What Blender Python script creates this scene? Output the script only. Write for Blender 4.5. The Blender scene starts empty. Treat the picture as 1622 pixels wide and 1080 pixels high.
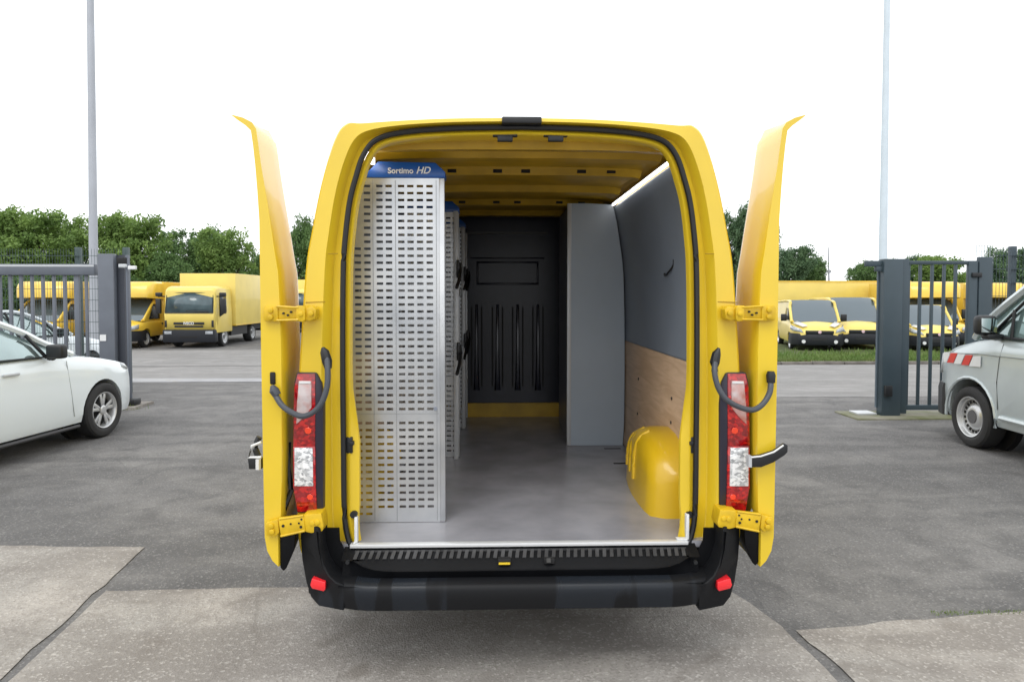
import bpy, bmesh, math, random
from mathutils import Vector, Matrix
R = math.radians
PI = math.pi
rnd = random.Random(7)
scene = bpy.context.scene
C = scene.collection

# ---------------- camera ----------------
F, W, H = 1080.0, 1622.0, 1080.0
YAW, PITCH, SHY, CAMZ = R(1.64), R(2.0), 34.3, 1.71
cd = bpy.data.cameras.new('camera'); cam = bpy.data.objects.new('camera', cd); C.objects.link(cam)
cd.sensor_width = 36; cd.lens = 36 * F / W; cd.shift_y = -SHY / W; cd.clip_start = 0.05; cd.clip_end = 1500
cam.location = (0, 0, CAMZ); cam.rotation_euler = (PI / 2 - PITCH, 0, -YAW)
scene.camera = cam
# ---------------- sky, sun, exposure ----------------
SUN_EL, SUN_AZ = R(58), R(200)     # azimuth the light comes from, clockwise from +Y
w = bpy.data.worlds.new('World'); scene.world = w; w.use_nodes = True
nt = w.node_tree; nt.nodes.clear()
sky = nt.nodes.new('ShaderNodeTexSky'); sky.sky_type = 'NISHITA'; sky.sun_disc = False
sky.sun_elevation = SUN_EL; sky.sun_rotation = SUN_AZ; sky.dust_density = 4; sky.air_density = 1.0
hsv = nt.nodes.new('ShaderNodeHueSaturation'); hsv.inputs['Saturation'].default_value = 0.12
mixc = nt.nodes.new('ShaderNodeMix'); mixc.data_type = 'RGBA'; mixc.inputs[0].default_value = 0.80
mixc.inputs[7].default_value = (12.8, 13.1, 13.4, 1)     # even cloud cover over the clear sky
bg = nt.nodes.new('ShaderNodeBackground'); bg.inputs[1].default_value = 0.105
wo = nt.nodes.new('ShaderNodeOutputWorld')
nt.links.new(sky.outputs[0], hsv.inputs['Color']); nt.links.new(hsv.outputs[0], mixc.inputs[6])
nt.links.new(mixc.outputs[2], bg.inputs[0]); nt.links.new(bg.outputs[0], wo.inputs[0])
sl = bpy.data.lights.new('sun', 'SUN'); sl.energy = 0.7; sl.angle = R(25); sl.color = (1, .97, .92)
so = bpy.data.objects.new('sun', sl); C.objects.link(so)
so.rotation_euler = (PI / 2 - SUN_EL, 0, -SUN_AZ + PI)
so.location = (0, 0, 30)
vs = scene.view_settings; vs.view_transform = 'Standard'; vs.look = 'None'; vs.exposure = 0.38; vs.gamma = 1
scene.cycles.use_denoising = True; scene.cycles.max_bounces = 8; scene.cycles.diffuse_bounces = 5

# ---------------- pixel -> point on a plane at distance Y ----------------
_fw = Vector((math.sin(YAW) * math.cos(PITCH), math.cos(YAW) * math.cos(PITCH), -math.sin(PITCH)))
_rt = Vector((math.cos(YAW), -math.sin(YAW), 0)); _up = _rt.cross(_fw)
def at(px, py, Y):
    d = _fw + _rt * ((px - W / 2) / F) + _up * (-(py - (H / 2 - SHY)) / F)
    d = d * (Y / d.y)
    return Vector((d.x, Y, CAMZ + d.z))
def gz(y):
    return 0.0 if y < 11 else (-0.045 * (y - 11) if y < 21 else -0.45)

# ---------------- materials ----------------
MC = {}
def mat(name, col, rough=.5, metal=0., coat=0., var=0., vscale=4., bump=0., bscale=40., emit=0., col2=None, vdet=5., spec=.5, trans=0.):
    if name in MC: return MC[name]
    m = bpy.data.materials.new(name); m.use_nodes = True; MC[name] = m
    n = m.node_tree; b = n.nodes['Principled BSDF']
    b.inputs['Base Color'].default_value = (*col, 1); b.inputs['Roughness'].default_value = rough
    b.inputs['Metallic'].default_value = metal; b.inputs['Coat Weight'].default_value = coat
    b.inputs['Coat Roughness'].default_value = .04; b.inputs['Specular IOR Level'].default_value = spec
    if trans: b.inputs['Transmission Weight'].default_value = trans
    if emit:
        b.inputs['Emission Color'].default_value = (*col, 1); b.inputs['Emission Strength'].default_value = emit
    tc = n.nodes.new('ShaderNodeTexCoord')
    if var or col2:
        nz = n.nodes.new('ShaderNodeTexNoise'); nz.inputs['Scale'].default_value = vscale; nz.inputs['Detail'].default_value = vdet
        mp = n.nodes.new('ShaderNodeMapRange'); mp.inputs[1].default_value = .35; mp.inputs[2].default_value = .65
        mx = n.nodes.new('ShaderNodeMix'); mx.data_type = 'RGBA'
        c2 = col2 if col2 else tuple(max(0, c * (1 - var)) for c in col)
        mx.inputs[6].default_value = (*col, 1); mx.inputs[7].default_value = (*c2, 1)
        n.links.new(tc.outputs['Object'], nz.inputs['Vector']); n.links.new(nz.outputs[0], mp.inputs[0])
        n.links.new(mp.outputs[0], mx.inputs[0]); n.links.new(mx.outputs[2], b.inputs['Base Color'])
    if bump:
        nb = n.nodes.new('ShaderNodeTexNoise'); nb.inputs['Scale'].default_value = bscale; nb.inputs['Detail'].default_value = 6
        bp = n.nodes.new('ShaderNodeBump'); bp.inputs['Strength'].default_value = bump; bp.inputs['Distance'].default_value = .01
        n.links.new(tc.outputs['Object'], nb.inputs['Vector']); n.links.new(nb.outputs[0], bp.inputs['Height'])
        n.links.new(bp.outputs[0], b.inputs['Normal'])
    return m
YEL = mat('yellow_paint', (.80, .56, .025), .32, coat=.6, var=.07, vscale=3)
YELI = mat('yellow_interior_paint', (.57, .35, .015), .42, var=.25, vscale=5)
YELF = mat('faded_yellow_paint', (.80, .62, .14), .4, coat=.3, var=.08, vscale=1.5)
YELA = mat('fresh_yellow_paint', (.80, .54, .06), .35, coat=.4, var=.08, vscale=1.5)
RUB = mat('rubber', (.011, .012, .014), .45, bump=.05)
BLK = mat('black_plastic', (.004, .0045, .006), .45, var=.35, vscale=6, bump=.2, bscale=500, spec=.18)
BLKS = mat('gloss_patched_black_plastic', (.007, .008, .010), .30, col2=(.016, .018, .022), vscale=6, bump=.12, bscale=400)
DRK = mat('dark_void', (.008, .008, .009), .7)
NAVY = mat('dark_plastic_liner', (.011, .013, .027), .30, var=.3, vscale=8, spec=.35)
ALU = mat('aluminium', (.62, .63, .64), .38, metal=.75, var=.12, vscale=9)
GALV = mat('perforated_sheet', (.66, .67, .68), .30, metal=.75, col2=(.46, .48, .51), vscale=3.5, bump=.03, bscale=60)
LGREY = mat('light_grey_trim', (.52, .54, .56), .4, metal=.2)
BLUE = mat('blue_plastic', (.006, .085, .36), .3, var=.15)
PGREY = mat('grey_panel', (.175, .205, .25), .38, var=.10, vscale=2.5, bump=.04, bscale=300)
FLOORM = mat('cargo_floor_sheet', (.33, .33, .36), .25, col2=(.25, .25, .275), vscale=4, bump=.06, bscale=250)
GREYM = mat('grey_gate_paint', (.13, .145, .175), .42, var=.15, vscale=3)
GREEN_GREY = mat('anthracite_gate_paint', (.040, .062, .078), .45, var=.15, vscale=3)
WHT = mat('white_car_paint', (.80, .87, .91), .22, coat=.8)
SILV = mat('silver_van_paint', (.52, .58, .60), .26, metal=.25, coat=.6, var=.06)
GLASS = mat('vehicle_glass', (.10, .14, .14), .05, metal=.35, spec=1.0, coat=1)
GLASSC = mat('painted_sky_glass', (.36, .46, .46), .06, metal=.7, spec=1.0, coat=.6, var=.3, vscale=1.2)  # pale cyan base colour stands in for the reflected sky
TYRE = mat('tyre', (.022, .022, .023), .7, var=.3, vscale=8, bump=.2, bscale=60)
RIM = mat('alloy', (.60, .61, .62), .3, metal=.6)
CHAS = mat('chassis_black', (.015, .015, .016), .6)
REDL = mat('red_lens', (.60, .006, .012), .12, coat=1, col2=(.28, .002, .008), vscale=22, bump=.25, bscale=55)
REDR = mat('red_reflector', (.85, .02, .03), .25, coat=.6)
ORL = mat('orange_glow_paint', (.85, .05, .01), .2, coat=.8)
CLRL = mat('clear_lens', (.86, .87, .88), .1, coat=1, col2=(.45, .45, .46), vscale=34, bump=.9, bscale=45)
SALM = mat('clear_lens_over_amber', (.46, .15, .11), .1, coat=1, col2=(.58, .50, .50), vscale=14, bump=.3, bscale=40)
WPL = mat('white_plastic', (.72, .73, .74), .4)
LAMP = mat('lit_strip', (1, .97, .95), .4, emit=5)
LENSW = mat('headlight_lens', (.42, .45, .48), .12, coat=1, var=.35, vscale=9)
POLEG = mat('galvanised_pole', (.42, .44, .48), .45, metal=.3, var=.12, vscale=1.2)
POLEW = mat('pale_painted_pole', (.62, .70, .76), .5, var=.1, vscale=1.2)
def gloss_patches():  # glossy reflections on the bumper painted in as paler, smoother upright patches
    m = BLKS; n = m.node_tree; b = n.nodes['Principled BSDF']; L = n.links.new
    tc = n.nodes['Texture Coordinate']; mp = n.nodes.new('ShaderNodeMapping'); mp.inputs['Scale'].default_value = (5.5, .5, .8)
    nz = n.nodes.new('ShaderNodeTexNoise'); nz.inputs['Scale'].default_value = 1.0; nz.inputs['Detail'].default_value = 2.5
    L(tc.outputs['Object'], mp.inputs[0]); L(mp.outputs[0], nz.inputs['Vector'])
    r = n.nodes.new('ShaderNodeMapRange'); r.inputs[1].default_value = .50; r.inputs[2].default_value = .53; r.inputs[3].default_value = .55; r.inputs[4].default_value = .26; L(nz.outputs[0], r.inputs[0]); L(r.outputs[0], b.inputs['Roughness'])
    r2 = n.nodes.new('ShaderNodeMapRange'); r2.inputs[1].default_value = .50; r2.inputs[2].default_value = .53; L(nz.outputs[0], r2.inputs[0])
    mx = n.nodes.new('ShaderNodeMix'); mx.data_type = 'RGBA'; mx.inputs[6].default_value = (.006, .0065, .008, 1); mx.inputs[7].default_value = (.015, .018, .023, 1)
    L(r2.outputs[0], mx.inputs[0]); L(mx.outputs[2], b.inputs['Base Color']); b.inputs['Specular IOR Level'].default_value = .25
gloss_patches()
def facets(m, c1, c2, c3, sc):
    n = m.node_tree; b = n.nodes['Principled BSDF']; L = n.links.new; tc = n.nodes['Texture Coordinate']
    mp = n.nodes.new('ShaderNodeMapping'); mp.inputs['Scale'].default_value = (1, .2, 1.25); L(tc.outputs['Object'], mp.inputs[0])
    v = n.nodes.new('ShaderNodeTexVoronoi'); v.inputs['Scale'].default_value = sc; L(mp.outputs[0], v.inputs['Vector'])
    s = n.nodes.new('ShaderNodeSeparateColor'); L(v.outputs['Color'], s.inputs[0])
    r = n.nodes.new('ShaderNodeValToRGB'); e = r.color_ramp.elements; e[0].color = (*c1, 1); e[1].color = (*c3, 1); q = e.new(.55); q.color = (*c2, 1)
    L(s.outputs[0], r.inputs[0]); L(r.outputs[0], b.inputs['Base Color'])
    bp = n.nodes.new('ShaderNodeBump'); bp.inputs['Strength'].default_value = .6; bp.inputs['Distance'].default_value = .004; L(s.outputs[1], bp.inputs['Height']); L(bp.outputs[0], b.inputs['Normal'])
facets(REDL, (.20, .001, .004), (.36, .003, .008), (.62, .015, .010), 70)
facets(CLRL, (.30, .31, .32), (.72, .73, .74), (.95, .95, .95), 85)
# plywood
def ply():
    m = mat('plywood', (.55, .39, .26), .5); n = m.node_tree; b = n.nodes['Principled BSDF']
    tc = n.nodes['Texture Coordinate']; mp = n.nodes.new('ShaderNodeMapping'); mp.inputs['Scale'].default_value = (1, .8, 7)
    nz = n.nodes.new('ShaderNodeTexNoise'); nz.inputs['Scale'].default_value = 3; nz.inputs['Detail'].default_value = 9; nz.inputs['Distortion'].default_value = 1.2
    r = n.nodes.new('ShaderNodeValToRGB'); r.color_ramp.elements[0].position = .35; r.color_ramp.elements[0].color = (.48, .33, .21, 1)
    r.color_ramp.elements[1].position = .65; r.color_ramp.elements[1].color = (.60, .43, .29, 1)
    n.links.new(tc.outputs['Object'], mp.inputs[0]); n.links.new(mp.outputs[0], nz.inputs['Vector']); n.links.new(nz.outputs[0], r.inputs[0]); n.links.new(r.outputs[0], b.inputs['Base Color'])
    return m
PLY = ply()
def ground_mat(name, base, dark, light, speck, rough=.85, stain=(.05, .05, .05), stain_amt=.4, cracks=0., green=0.):
    m = bpy.data.materials.new(name); m.use_nodes = True; n = m.node_tree; b = n.nodes['Principled BSDF']; L = n.links.new
    b.inputs['Roughness'].default_value = rough; b.inputs['Specular IOR Level'].default_value = .35
    geo = n.nodes.new('ShaderNodeNewGeometry')
    def noise(sc, det, dis=0., mp=None):
        z = n.nodes.new('ShaderNodeTexNoise'); z.inputs['Scale'].default_value = sc; z.inputs['Detail'].default_value = det; z.inputs['Distortion'].default_value = dis
        L((mp or geo).outputs[0], z.inputs['Vector']); return z
    def ramp(src, a, c, p0=0., p1=1.):
        r = n.nodes.new('ShaderNodeMapRange'); r.inputs[1].default_value = a; r.inputs[2].default_value = c; r.inputs[3].default_value = p0; r.inputs[4].default_value = p1
        L(src, r.inputs[0]); return r.outputs[0]
    def mix(f, a, c, typ='MIX'):
        x = n.nodes.new('ShaderNodeMix'); x.data_type = 'RGBA'; x.blend_type = typ
        if isinstance(f, float): x.inputs[0].default_value = f
        else: L(f, x.inputs[0])
        for i, v in ((6, a), (7, c)):
            if isinstance(v, tuple): x.inputs[i].default_value = (*v, 1)
            else: L(v, x.inputs[i])
        return x.outputs[2]
    big = noise(.55, 4, 1.5); mid = noise(3.2, 7, .5); fine = noise(55, 3); fine2 = noise(130, 2)
    mps = n.nodes.new('ShaderNodeMapping'); mps.inputs['Scale'].default_value = (.28, 1.15, 1); mps.inputs['Rotation'].default_value = (0, 0, .12); L(geo.outputs[0], mps.inputs[0])
    stk = noise(1.1, 7, 1.2, mps)
    col = mix(ramp(big.outputs[0], .42, .62), base, light)
    col = mix(ramp(stk.outputs[0], .46, .60, 0, .65), col, dark)
    lgt = noise(1.9, 6, .8, mps); col = mix(ramp(lgt.outputs[0], .56, .68, 0, .6), col, light)
    col = mix(ramp(mid.outputs[0], .45, .7, 0, .7), col, dark)
    vo = n.nodes.new('ShaderNodeTexVoronoi'); vo.inputs['Scale'].default_value = 95; L(geo.outputs[0], vo.inputs['Vector'])
    sep = n.nodes.new('ShaderNodeSeparateColor'); L(vo.outputs['Color'], sep.inputs[0])
    col = mix(ramp(sep.outputs[0], .80, .99, 0, .5), col, speck)
    col = mix(ramp(sep.outputs[1], .70, .98, 0, .5), col, dark)
    col = mix(ramp(fine.outputs[0], .3, .7, 0, .35), col, dark)
    st = noise(1.1, 8, 2.2); col = mix(ramp(st.outputs[0], .60, .72, 0, stain_amt), col, stain)
    if cracks:
        mpn = n.nodes.new('ShaderNodeMix'); mpn.data_type = 'VECTOR'; mpn.inputs[0].default_value = .12
        wz = noise(1.6, 5); L(geo.outputs[0], mpn.inputs[4]); L(wz.outputs[1], mpn.inputs[5])
        vc = n.nodes.new('ShaderNodeTexVoronoi'); vc.feature = 'DISTANCE_TO_EDGE'; vc.inputs['Scale'].default_value = .55
        L(mpn.outputs[1], vc.inputs['Vector'])
        col = mix(ramp(vc.outputs['Distance'], 0., .006, cracks, 0), col, dark)
    L(col, b.inputs['Base Color'])
    bp = n.nodes.new('ShaderNodeBump'); bp.inputs['Strength'].default_value = .5; bp.inputs['Distance'].default_value = .006
    ad = n.nodes.new('ShaderNodeMath'); ad.operation = 'ADD'; L(fine.outputs[0], ad.inputs[0]); L(vo.outputs['Distance'], ad.inputs[1])
    L(ad.outputs[0], bp.inputs['Height']); L(bp.outputs[0], b.inputs['Normal'])
    return m
ASPH = ground_mat('asphalt', (.158, .154, .152), (.090, .088, .088), (.215, .208, .200), (.36, .35, .34), stain=(.085, .082, .081), stain_amt=.55, cracks=.35)
CONC = ground_mat('old_concrete', (.33, .312, .288), (.19, .172, .155), (.42, .39, .355), (.60, .57, .53), stain=(.15, .13, .11), stain_amt=.6, cracks=.5)
ROADM = ground_mat('worn_road', (.25, .245, .24), (.19, .185, .18), (.31, .30, .295), (.36, .35, .34), stain=(.13, .128, .125))
LINEM = ground_mat('pale_road_band', (.36, .36, .37), (.26, .26, .27), (.42, .42, .43), (.5, .5, .5), stain=(.40, .33, .16))
EARTH = ground_mat('verge_soil', (.07, .10, .03), (.05, .07, .02), (.11, .13, .045), (.16, .15, .08))

# ---------------- mesh helpers ----------------
def world_loc(o):
    v = Vector((0, 0, 0))
    while o is not None: v += o.location; o = o.parent
    return v
def catm(pts, n=4):
    out = []
    P = [Vector(p) for p in pts]
    for i in range(len(P) - 1):
        p0 = P[max(i - 1, 0)]; p1 = P[i]; p2 = P[i + 1]; p3 = P[min(i + 2, len(P) - 1)]
        if i == 0: p0 = p1 * 2 - p2
        for k in range(n):
            t = k / n
            out.append(.5 * ((2 * p1) + (-p0 + p2) * t + (2 * p0 - 5 * p1 + 4 * p2 - p3) * t * t + (-p0 + 3 * p1 - 3 * p2 + p3) * t ** 3))
    out.append(P[-1]); return out
class MB:
    def __init__(s): s.v = []; s.f = []; s.bev = 0
    def add(s, vs, fs):
        o = len(s.v); s.v += [Vector(v) for v in vs]; s.f += [[i + o for i in f] for f in fs]; return s
    def box(s, a, b, M=None):
        x0, y0, z0 = a; x1, y1, z1 = b
        vs = [Vector(p) for p in ((x0, y0, z0), (x1, y0, z0), (x1, y1, z0), (x0, y1, z0), (x0, y0, z1), (x1, y0, z1), (x1, y1, z1), (x0, y1, z1))]
        if M is not None: vs = [M @ v for v in vs]
        return s.add(vs, [(0, 3, 2, 1), (4, 5, 6, 7), (0, 1, 5, 4), (1, 2, 6, 5), (2, 3, 7, 6), (3, 0, 4, 7)])
    def cbox(s, c, d, M=None):
        return s.box([c[i] - d[i] / 2 for i in range(3)], [c[i] + d[i] / 2 for i in range(3)], M)
    def grid(s, rows, close=False, caps=False):
        n = len(rows[0]); vs = [p for r in rows for p in r]; fs = []
        for i in range(len(rows) - 1):
            for j in range(n - 1 if not close else n):
                k = (j + 1) % n; fs.append((i * n + j, i * n + k, (i + 1) * n + k, (i + 1) * n + j))
        if caps: fs.append(list(range(n))[::-1]); fs.append([(len(rows) - 1) * n + j for j in range(n)])
        return s.add(vs, fs)
    def tube(s, pts, r, n=10, taper=None):
        P = [Vector(p) for p in pts]; rows = []; up = Vector((0, 0, 1))
        for i, p in enumerate(P):
            t = (P[min(i + 1, len(P) - 1)] - P[max(i - 1, 0)]).normalized()
            a = t.cross(up);
            if a.length < .05: a = t.cross(Vector((0, 1, 0)))
            a.normalize(); b = a.cross(t).normalized()
            rr = r if taper is None else taper[i]
            rows.append([p + a * (rr * math.cos(q * 2 * PI / n)) + b * (rr * math.sin(q * 2 * PI / n)) for q in range(n)])
        return s.grid(rows, True, True)
    def cyl(s, a, b, r, n=16, r2=None): return s.tube([a, b], r, n, [r, r if r2 is None else r2])
    def prism(s, pts, d):          # pts: list of 3-D points of a planar outline, d: extrusion vector
        P = [Vector(p) for p in pts]; d = Vector(d); n = len(P)
        return s.add(P + [p + d for p in P], [list(range(n))[::-1], [n + i for i in range(n)]] + [(i, (i + 1) % n, n + (i + 1) % n, n + i) for i in range(n)])
    def xf(s, M): s.v = [M @ v for v in s.v]; return s
    def build(s, name, m, parent=None, bevel=0., smooth=35, solid=0., segs=2, flat=False, split=False):
        if split:
            par = list(range(len(s.v)))
            def fd(i):
                while par[i] != i: par[i] = par[par[i]]; i = par[i]
                return i
            for f in s.f:
                for i in f[1:]: par[fd(i)] = fd(f[0])
            gr = {}
            for f in s.f: gr.setdefault(fd(f[0]), []).append(f)
            out = None
            for fs in gr.values():
                ids = sorted({i for f in fs for i in f}); mp = {k: j for j, k in enumerate(ids)}
                q = MB().add([s.v[i] for i in ids], [[mp[i] for i in f] for f in fs]); o = q.build(name, m, parent, bevel, smooth, solid, segs, flat); out = out or o
            return out
        me = bpy.data.meshes.new(name); L = world_loc(parent) if parent else Vector((0, 0, 0))
        me.from_pydata([v - L for v in s.v], [], s.f)
        bm = bmesh.new(); bm.from_mesh(me); bmesh.ops.remove_doubles(bm, verts=bm.verts, dist=1e-5)
        bmesh.ops.recalc_face_normals(bm, faces=bm.faces)
        if bevel:
            es = [e for e in bm.edges if len(e.link_faces) == 2 and e.calc_face_angle(0) > R(25)]
            bmesh.ops.bevel(bm, geom=es, offset=bevel, segments=segs, profile=.5, affect='EDGES', clamp_overlap=True)
        for f in bm.faces: f.smooth = not flat
        for e in bm.edges:
            if len(e.link_faces) == 2 and e.calc_face_angle(0) > R(smooth): e.smooth = False
        bm.to_mesh(me); bm.free()
        me.materials.append(m)
        o = bpy.data.objects.new(name, me); C.objects.link(o)
        if parent: o.parent = parent
        if solid:
            q = o.modifiers.new('solid', 'SOLIDIFY'); q.thickness = solid; q.offset = 0
        return o
def empty(name, label, cat, loc=(0, 0, 0), rz=0., group=None):
    o = bpy.data.objects.new(name, None); C.objects.link(o); o.location = loc; o.rotation_euler = (0, 0, rz); o.empty_display_size = .3
    return tag(o, label, cat, group)
def tag(o, label=None, cat=None, group=None, kind=None):
    if label: o['label'] = label
    if cat: o['category'] = cat
    if group: o['group'] = group
    if kind: o['kind'] = kind
    return o
def copy_tree(o, parent=None):
    c = o.copy(); C.objects.link(c)
    if parent: c.parent = parent
    for ch in list(o.children): copy_tree(ch, c)
    return c
def boolcut(o, mb):                # cut wheel arches out of a body
    cut = mb.build('cutter', DRK)
    if o.parent: cut.location = world_loc(o.parent)
    q = o.modifiers.new('b', 'BOOLEAN'); q.object = cut; q.operation = 'DIFFERENCE'; q.solver = 'EXACT'
    bpy.context.view_layer.update(); dg = bpy.context.evaluated_depsgraph_get()
    me = bpy.data.meshes.new_from_object(o.evaluated_get(dg)); o.modifiers.clear(); o.data = me
    bm = bmesh.new(); bm.from_mesh(me)
    for e in bm.edges: e.smooth = not (len(e.link_faces) == 2 and e.calc_face_angle(0) > R(35))
    bm.to_mesh(me); bm.free()
    bpy.data.objects.remove(cut)
def text(name, s, size, m, parent, loc, rot=(PI / 2, 0, 0), shear=0., extr=.0015, bold=0.):
    cu = bpy.data.curves.new(name, 'FONT'); cu.body = s; cu.size = size; cu.extrude = extr; cu.shear = shear; cu.offset = bold
    cu.align_x = 'CENTER'; cu.align_y = 'CENTER'
    t = bpy.data.objects.new('t', cu); C.objects.link(t)
    bpy.context.view_layer.update(); dg = bpy.context.evaluated_depsgraph_get()
    me = bpy.data.meshes.new_from_object(t.evaluated_get(dg)); bpy.data.objects.remove(t)
    me.materials.clear(); me.materials.append(m); me.name = name
    M = Matrix.Translation(Vector(loc) - (world_loc(parent) if parent else Vector())) @ Matrix.Rotation(rot[2], 4, 'Z') @ Matrix.Rotation(rot[0], 4, 'X')
    me.transform(M)
    o = bpy.data.objects.new(name, me); C.objects.link(o); o.parent = parent
    return o

# =====================================================================
# GROUND
# =====================================================================
def sheet(name, pts, m, dz, ysteps=None, kind='structure'):
    mb = MB(); mb.add([(x, y, gz(y) + dz) for x, y in pts], [list(range(len(pts)))]); o = mb.build(name, m); o['kind'] = kind; return o
ys = [-60, 0, 5, 9, 11, 12, 14, 16, 18, 20, 21, 22, 26, 32, 45, 80, 200, 700]
xs = [-500, -120, -60, -30, -15, -8, -4, 0, 4, 8, 15, 30, 60, 120, 500]
tag(MB().grid([[(x, y, gz(y)) for x in xs] for y in ys]).build('ground', ASPH), kind='structure')
def strip(name, x0, x1, y0, y1, m, dz, n=6, wob=0.):
    rows = []
    for i in range(n + 1):
        y = y0 + (y1 - y0) * i / n; rows.append([(x0 + (x1 - x0) * j / 24, y + (rnd.uniform(-wob, wob) if i in (0, n) else 0), gz(y) + dz) for j in range(25)])
    return tag(MB().grid(rows).build(name, m), kind='structure')
strip('road', -90, 1.0, 16.05, 20.8, ROADM, .004, 8, .05)
strip('road', 1.0, 90, 11.45, 20.8, ROADM, .004, 10, .03)
strip('road_band', -60, 2.5, 15.0, 16.1, LINEM, .008, 2, .04)
strip('yard_surface', -90, 1.0, 20.9, 27.2, ROADM, .004, 4, .1)
# concrete slabs in front (the joints between them stay open asphalt)
def jag(pts, step=.12, amp=.012):
    out = []; r2 = random.Random(len(pts) * 7 + 3)
    for i in range(len(pts)):
        a = Vector(pts[i]); b = Vector(pts[(i + 1) % len(pts)]); n = max(1, int((b - a).length / step)); nn = Vector((-(b - a).y, (b - a).x)).normalized()
        for k in range(n): out.append(a.lerp(b, k / n) + nn * (r2.uniform(-amp, amp) if k else 0))
    return out
sheet('slab', jag([(-2.235, 3.95), (-2.055, 2.2), (-1.5, -3), (2.1, -3), (1.56, 2.4), (1.524, 3.02), (1.49, 3.43), (1.376, 3.83), (1.33, 3.95), (-.5, 3.98)]), CONC, .006)
sheet('slab', jag([(-9, 4.78), (-9, -3), (-1.56, -3), (-2.105, 2.2), (-2.36, 4.64), (-3.4, 4.70)]), CONC, .006)
sheet('slab', jag([(1.545, 3.38), (1.60, 2.9), (1.62, 2.4), (2.16, -3), (9, -3), (9, 3.9), (5, 3.72), (2.9, 3.56)]), CONC, .006)
# verge, kerb
strip('verge', 7.0, 90, 21.12, 33, EARTH, .05, 6, .03)
kb = MB()
x = 7.0
while x < 60:
    dx = 1.0; kb.box((x + .01, 20.95 + rnd.uniform(-.01, .01), -.5), (x + dx - .01, 21.12, -.36 + rnd.uniform(-.01, .01))); x += dx
tag(kb.build('kerb', mat('kerb_concrete', (.20, .18, .16), .8, var=.4, vscale=3), bevel=.012), kind='structure')
def blades(name, label, n, fx, fy, hmin, hmax, m, dz=.05, wid=.02):
    mb = MB(); vs = []; fs = []
    for i in range(n):
        x = fx(); y = fy(); a = rnd.uniform(0, PI); h = rnd.uniform(hmin, hmax); wv = Vector((math.cos(a) * wid, math.sin(a) * wid, 0))
        l = Vector((rnd.uniform(-.4, .4) * h, rnd.uniform(-.4, .4) * h, h)); p = Vector((x, y, gz(y) + dz)); k = len(vs)
        vs += [p - wv, p + wv, p + l]; fs.append((k, k + 1, k + 2))
    o = MB().add(vs, fs).build(name, m); tag(o, label, 'grass', kind='stuff'); return o
GR1 = mat('grass_blades', (.085, .17, .025), .6, col2=(.15, .21, .05), vscale=1.3)
GR2 = mat('dry_grass_blades', (.17, .17, .06), .7, col2=(.10, .16, .04), vscale=2)
blades('grass', 'uneven green grass on the verge in front of the parked yellow vans', 26000, lambda: rnd.uniform(8.5, 32), lambda: 21.2 + abs(rnd.gauss(0, 1.6)), .04, .17, GR1)
blades('dry_grass', 'short yellowish grass along the road kerb', 9000, lambda: rnd.uniform(8.5, 30), lambda: rnd.uniform(21.05, 21.9), .03, .10, GR2)
blades('weeds', 'small weeds in the joint between concrete and asphalt at right', 260, lambda: rnd.uniform(2.35, 2.9), lambda: 3.535 + rnd.uniform(-.02, .03), .004, .016, GR1, .004, .0025)
blades('gate_weeds', 'weeds at the foot of the left gate pillar', 500, lambda: rnd.gauss(-5.75, .18), lambda: rnd.gauss(10.35, .08), .02, .12, GR2, .0, .006)

# =====================================================================
# HERO: open delivery van
# =====================================================================
YR = 3.06
XC = at(826, 520, YR).x
van = empty('delivery_van', 'large yellow panel van with both rear doors swung open around its empty cargo bay', 'van', (XC, YR, 0))
def uz(hw, py, Y=YR):
    p = at(826 + hw, py, Y); return (hw * Y / F, p.z)
OUT = [(0, 186), (107, 188.5), (190, 193), (250, 197.5), (274, 198), (293, 222), (314, 290), (330, 365), (341, 430), (353, 585), (358, 690), (358, 835), (352, 872)]
SEA = [(0, 197.5), (107, 201), (185, 208), (228, 220), (250, 245), (264, 285), (273, 321), (280, 374), (284, 430), (286, 560), (286, 700), (285, 819), (276, 864)]
def cont(L, n=5): return catm([Vector((*uz(a, b), 0)) for a, b in L], n)
OC = cont(OUT); SC = cont(SEA)
def normal2(cv):
    out = []
    for i in range(len(cv)):
        a = cv[max(i - 1, 0)]; b = cv[min(i + 1, len(cv) - 1)]; t = (b - a)
        if i == 0: t = Vector((1, 0, 0))
        t.normalize(); out.append(Vector((-t.y, t.x, 0)) * -1)      # inward normal (toward centre / down)
    return out
def off(cv, d):
    nn = normal2(cv); return [p + q * d for p, q in zip(cv, nn)]
def full(cv, v):                  # mirrored ring in world coordinates
    r = [Vector((XC + p.x, YR + v, p.y)) for p in cv]; l = [Vector((XC - p.x, YR + v, p.y)) for p in cv[1:]]
    return l[::-1] + r
def lerp2(A, B, f): return [a.lerp(b, f) for a, b in zip(A, B)]
# frame around the opening
mb = MB()
prof = [(0, .16), (0, .030), (.03, .008), (.08, 0), (.56, -.004), (.58, .0), (.72, .060), (.74, .062), (1.0, .050)]
mb.grid([full(lerp2(OC, SC, f), v) for f, v in prof])
mb.build('rear_frame', YEL, van, smooth=32)
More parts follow.
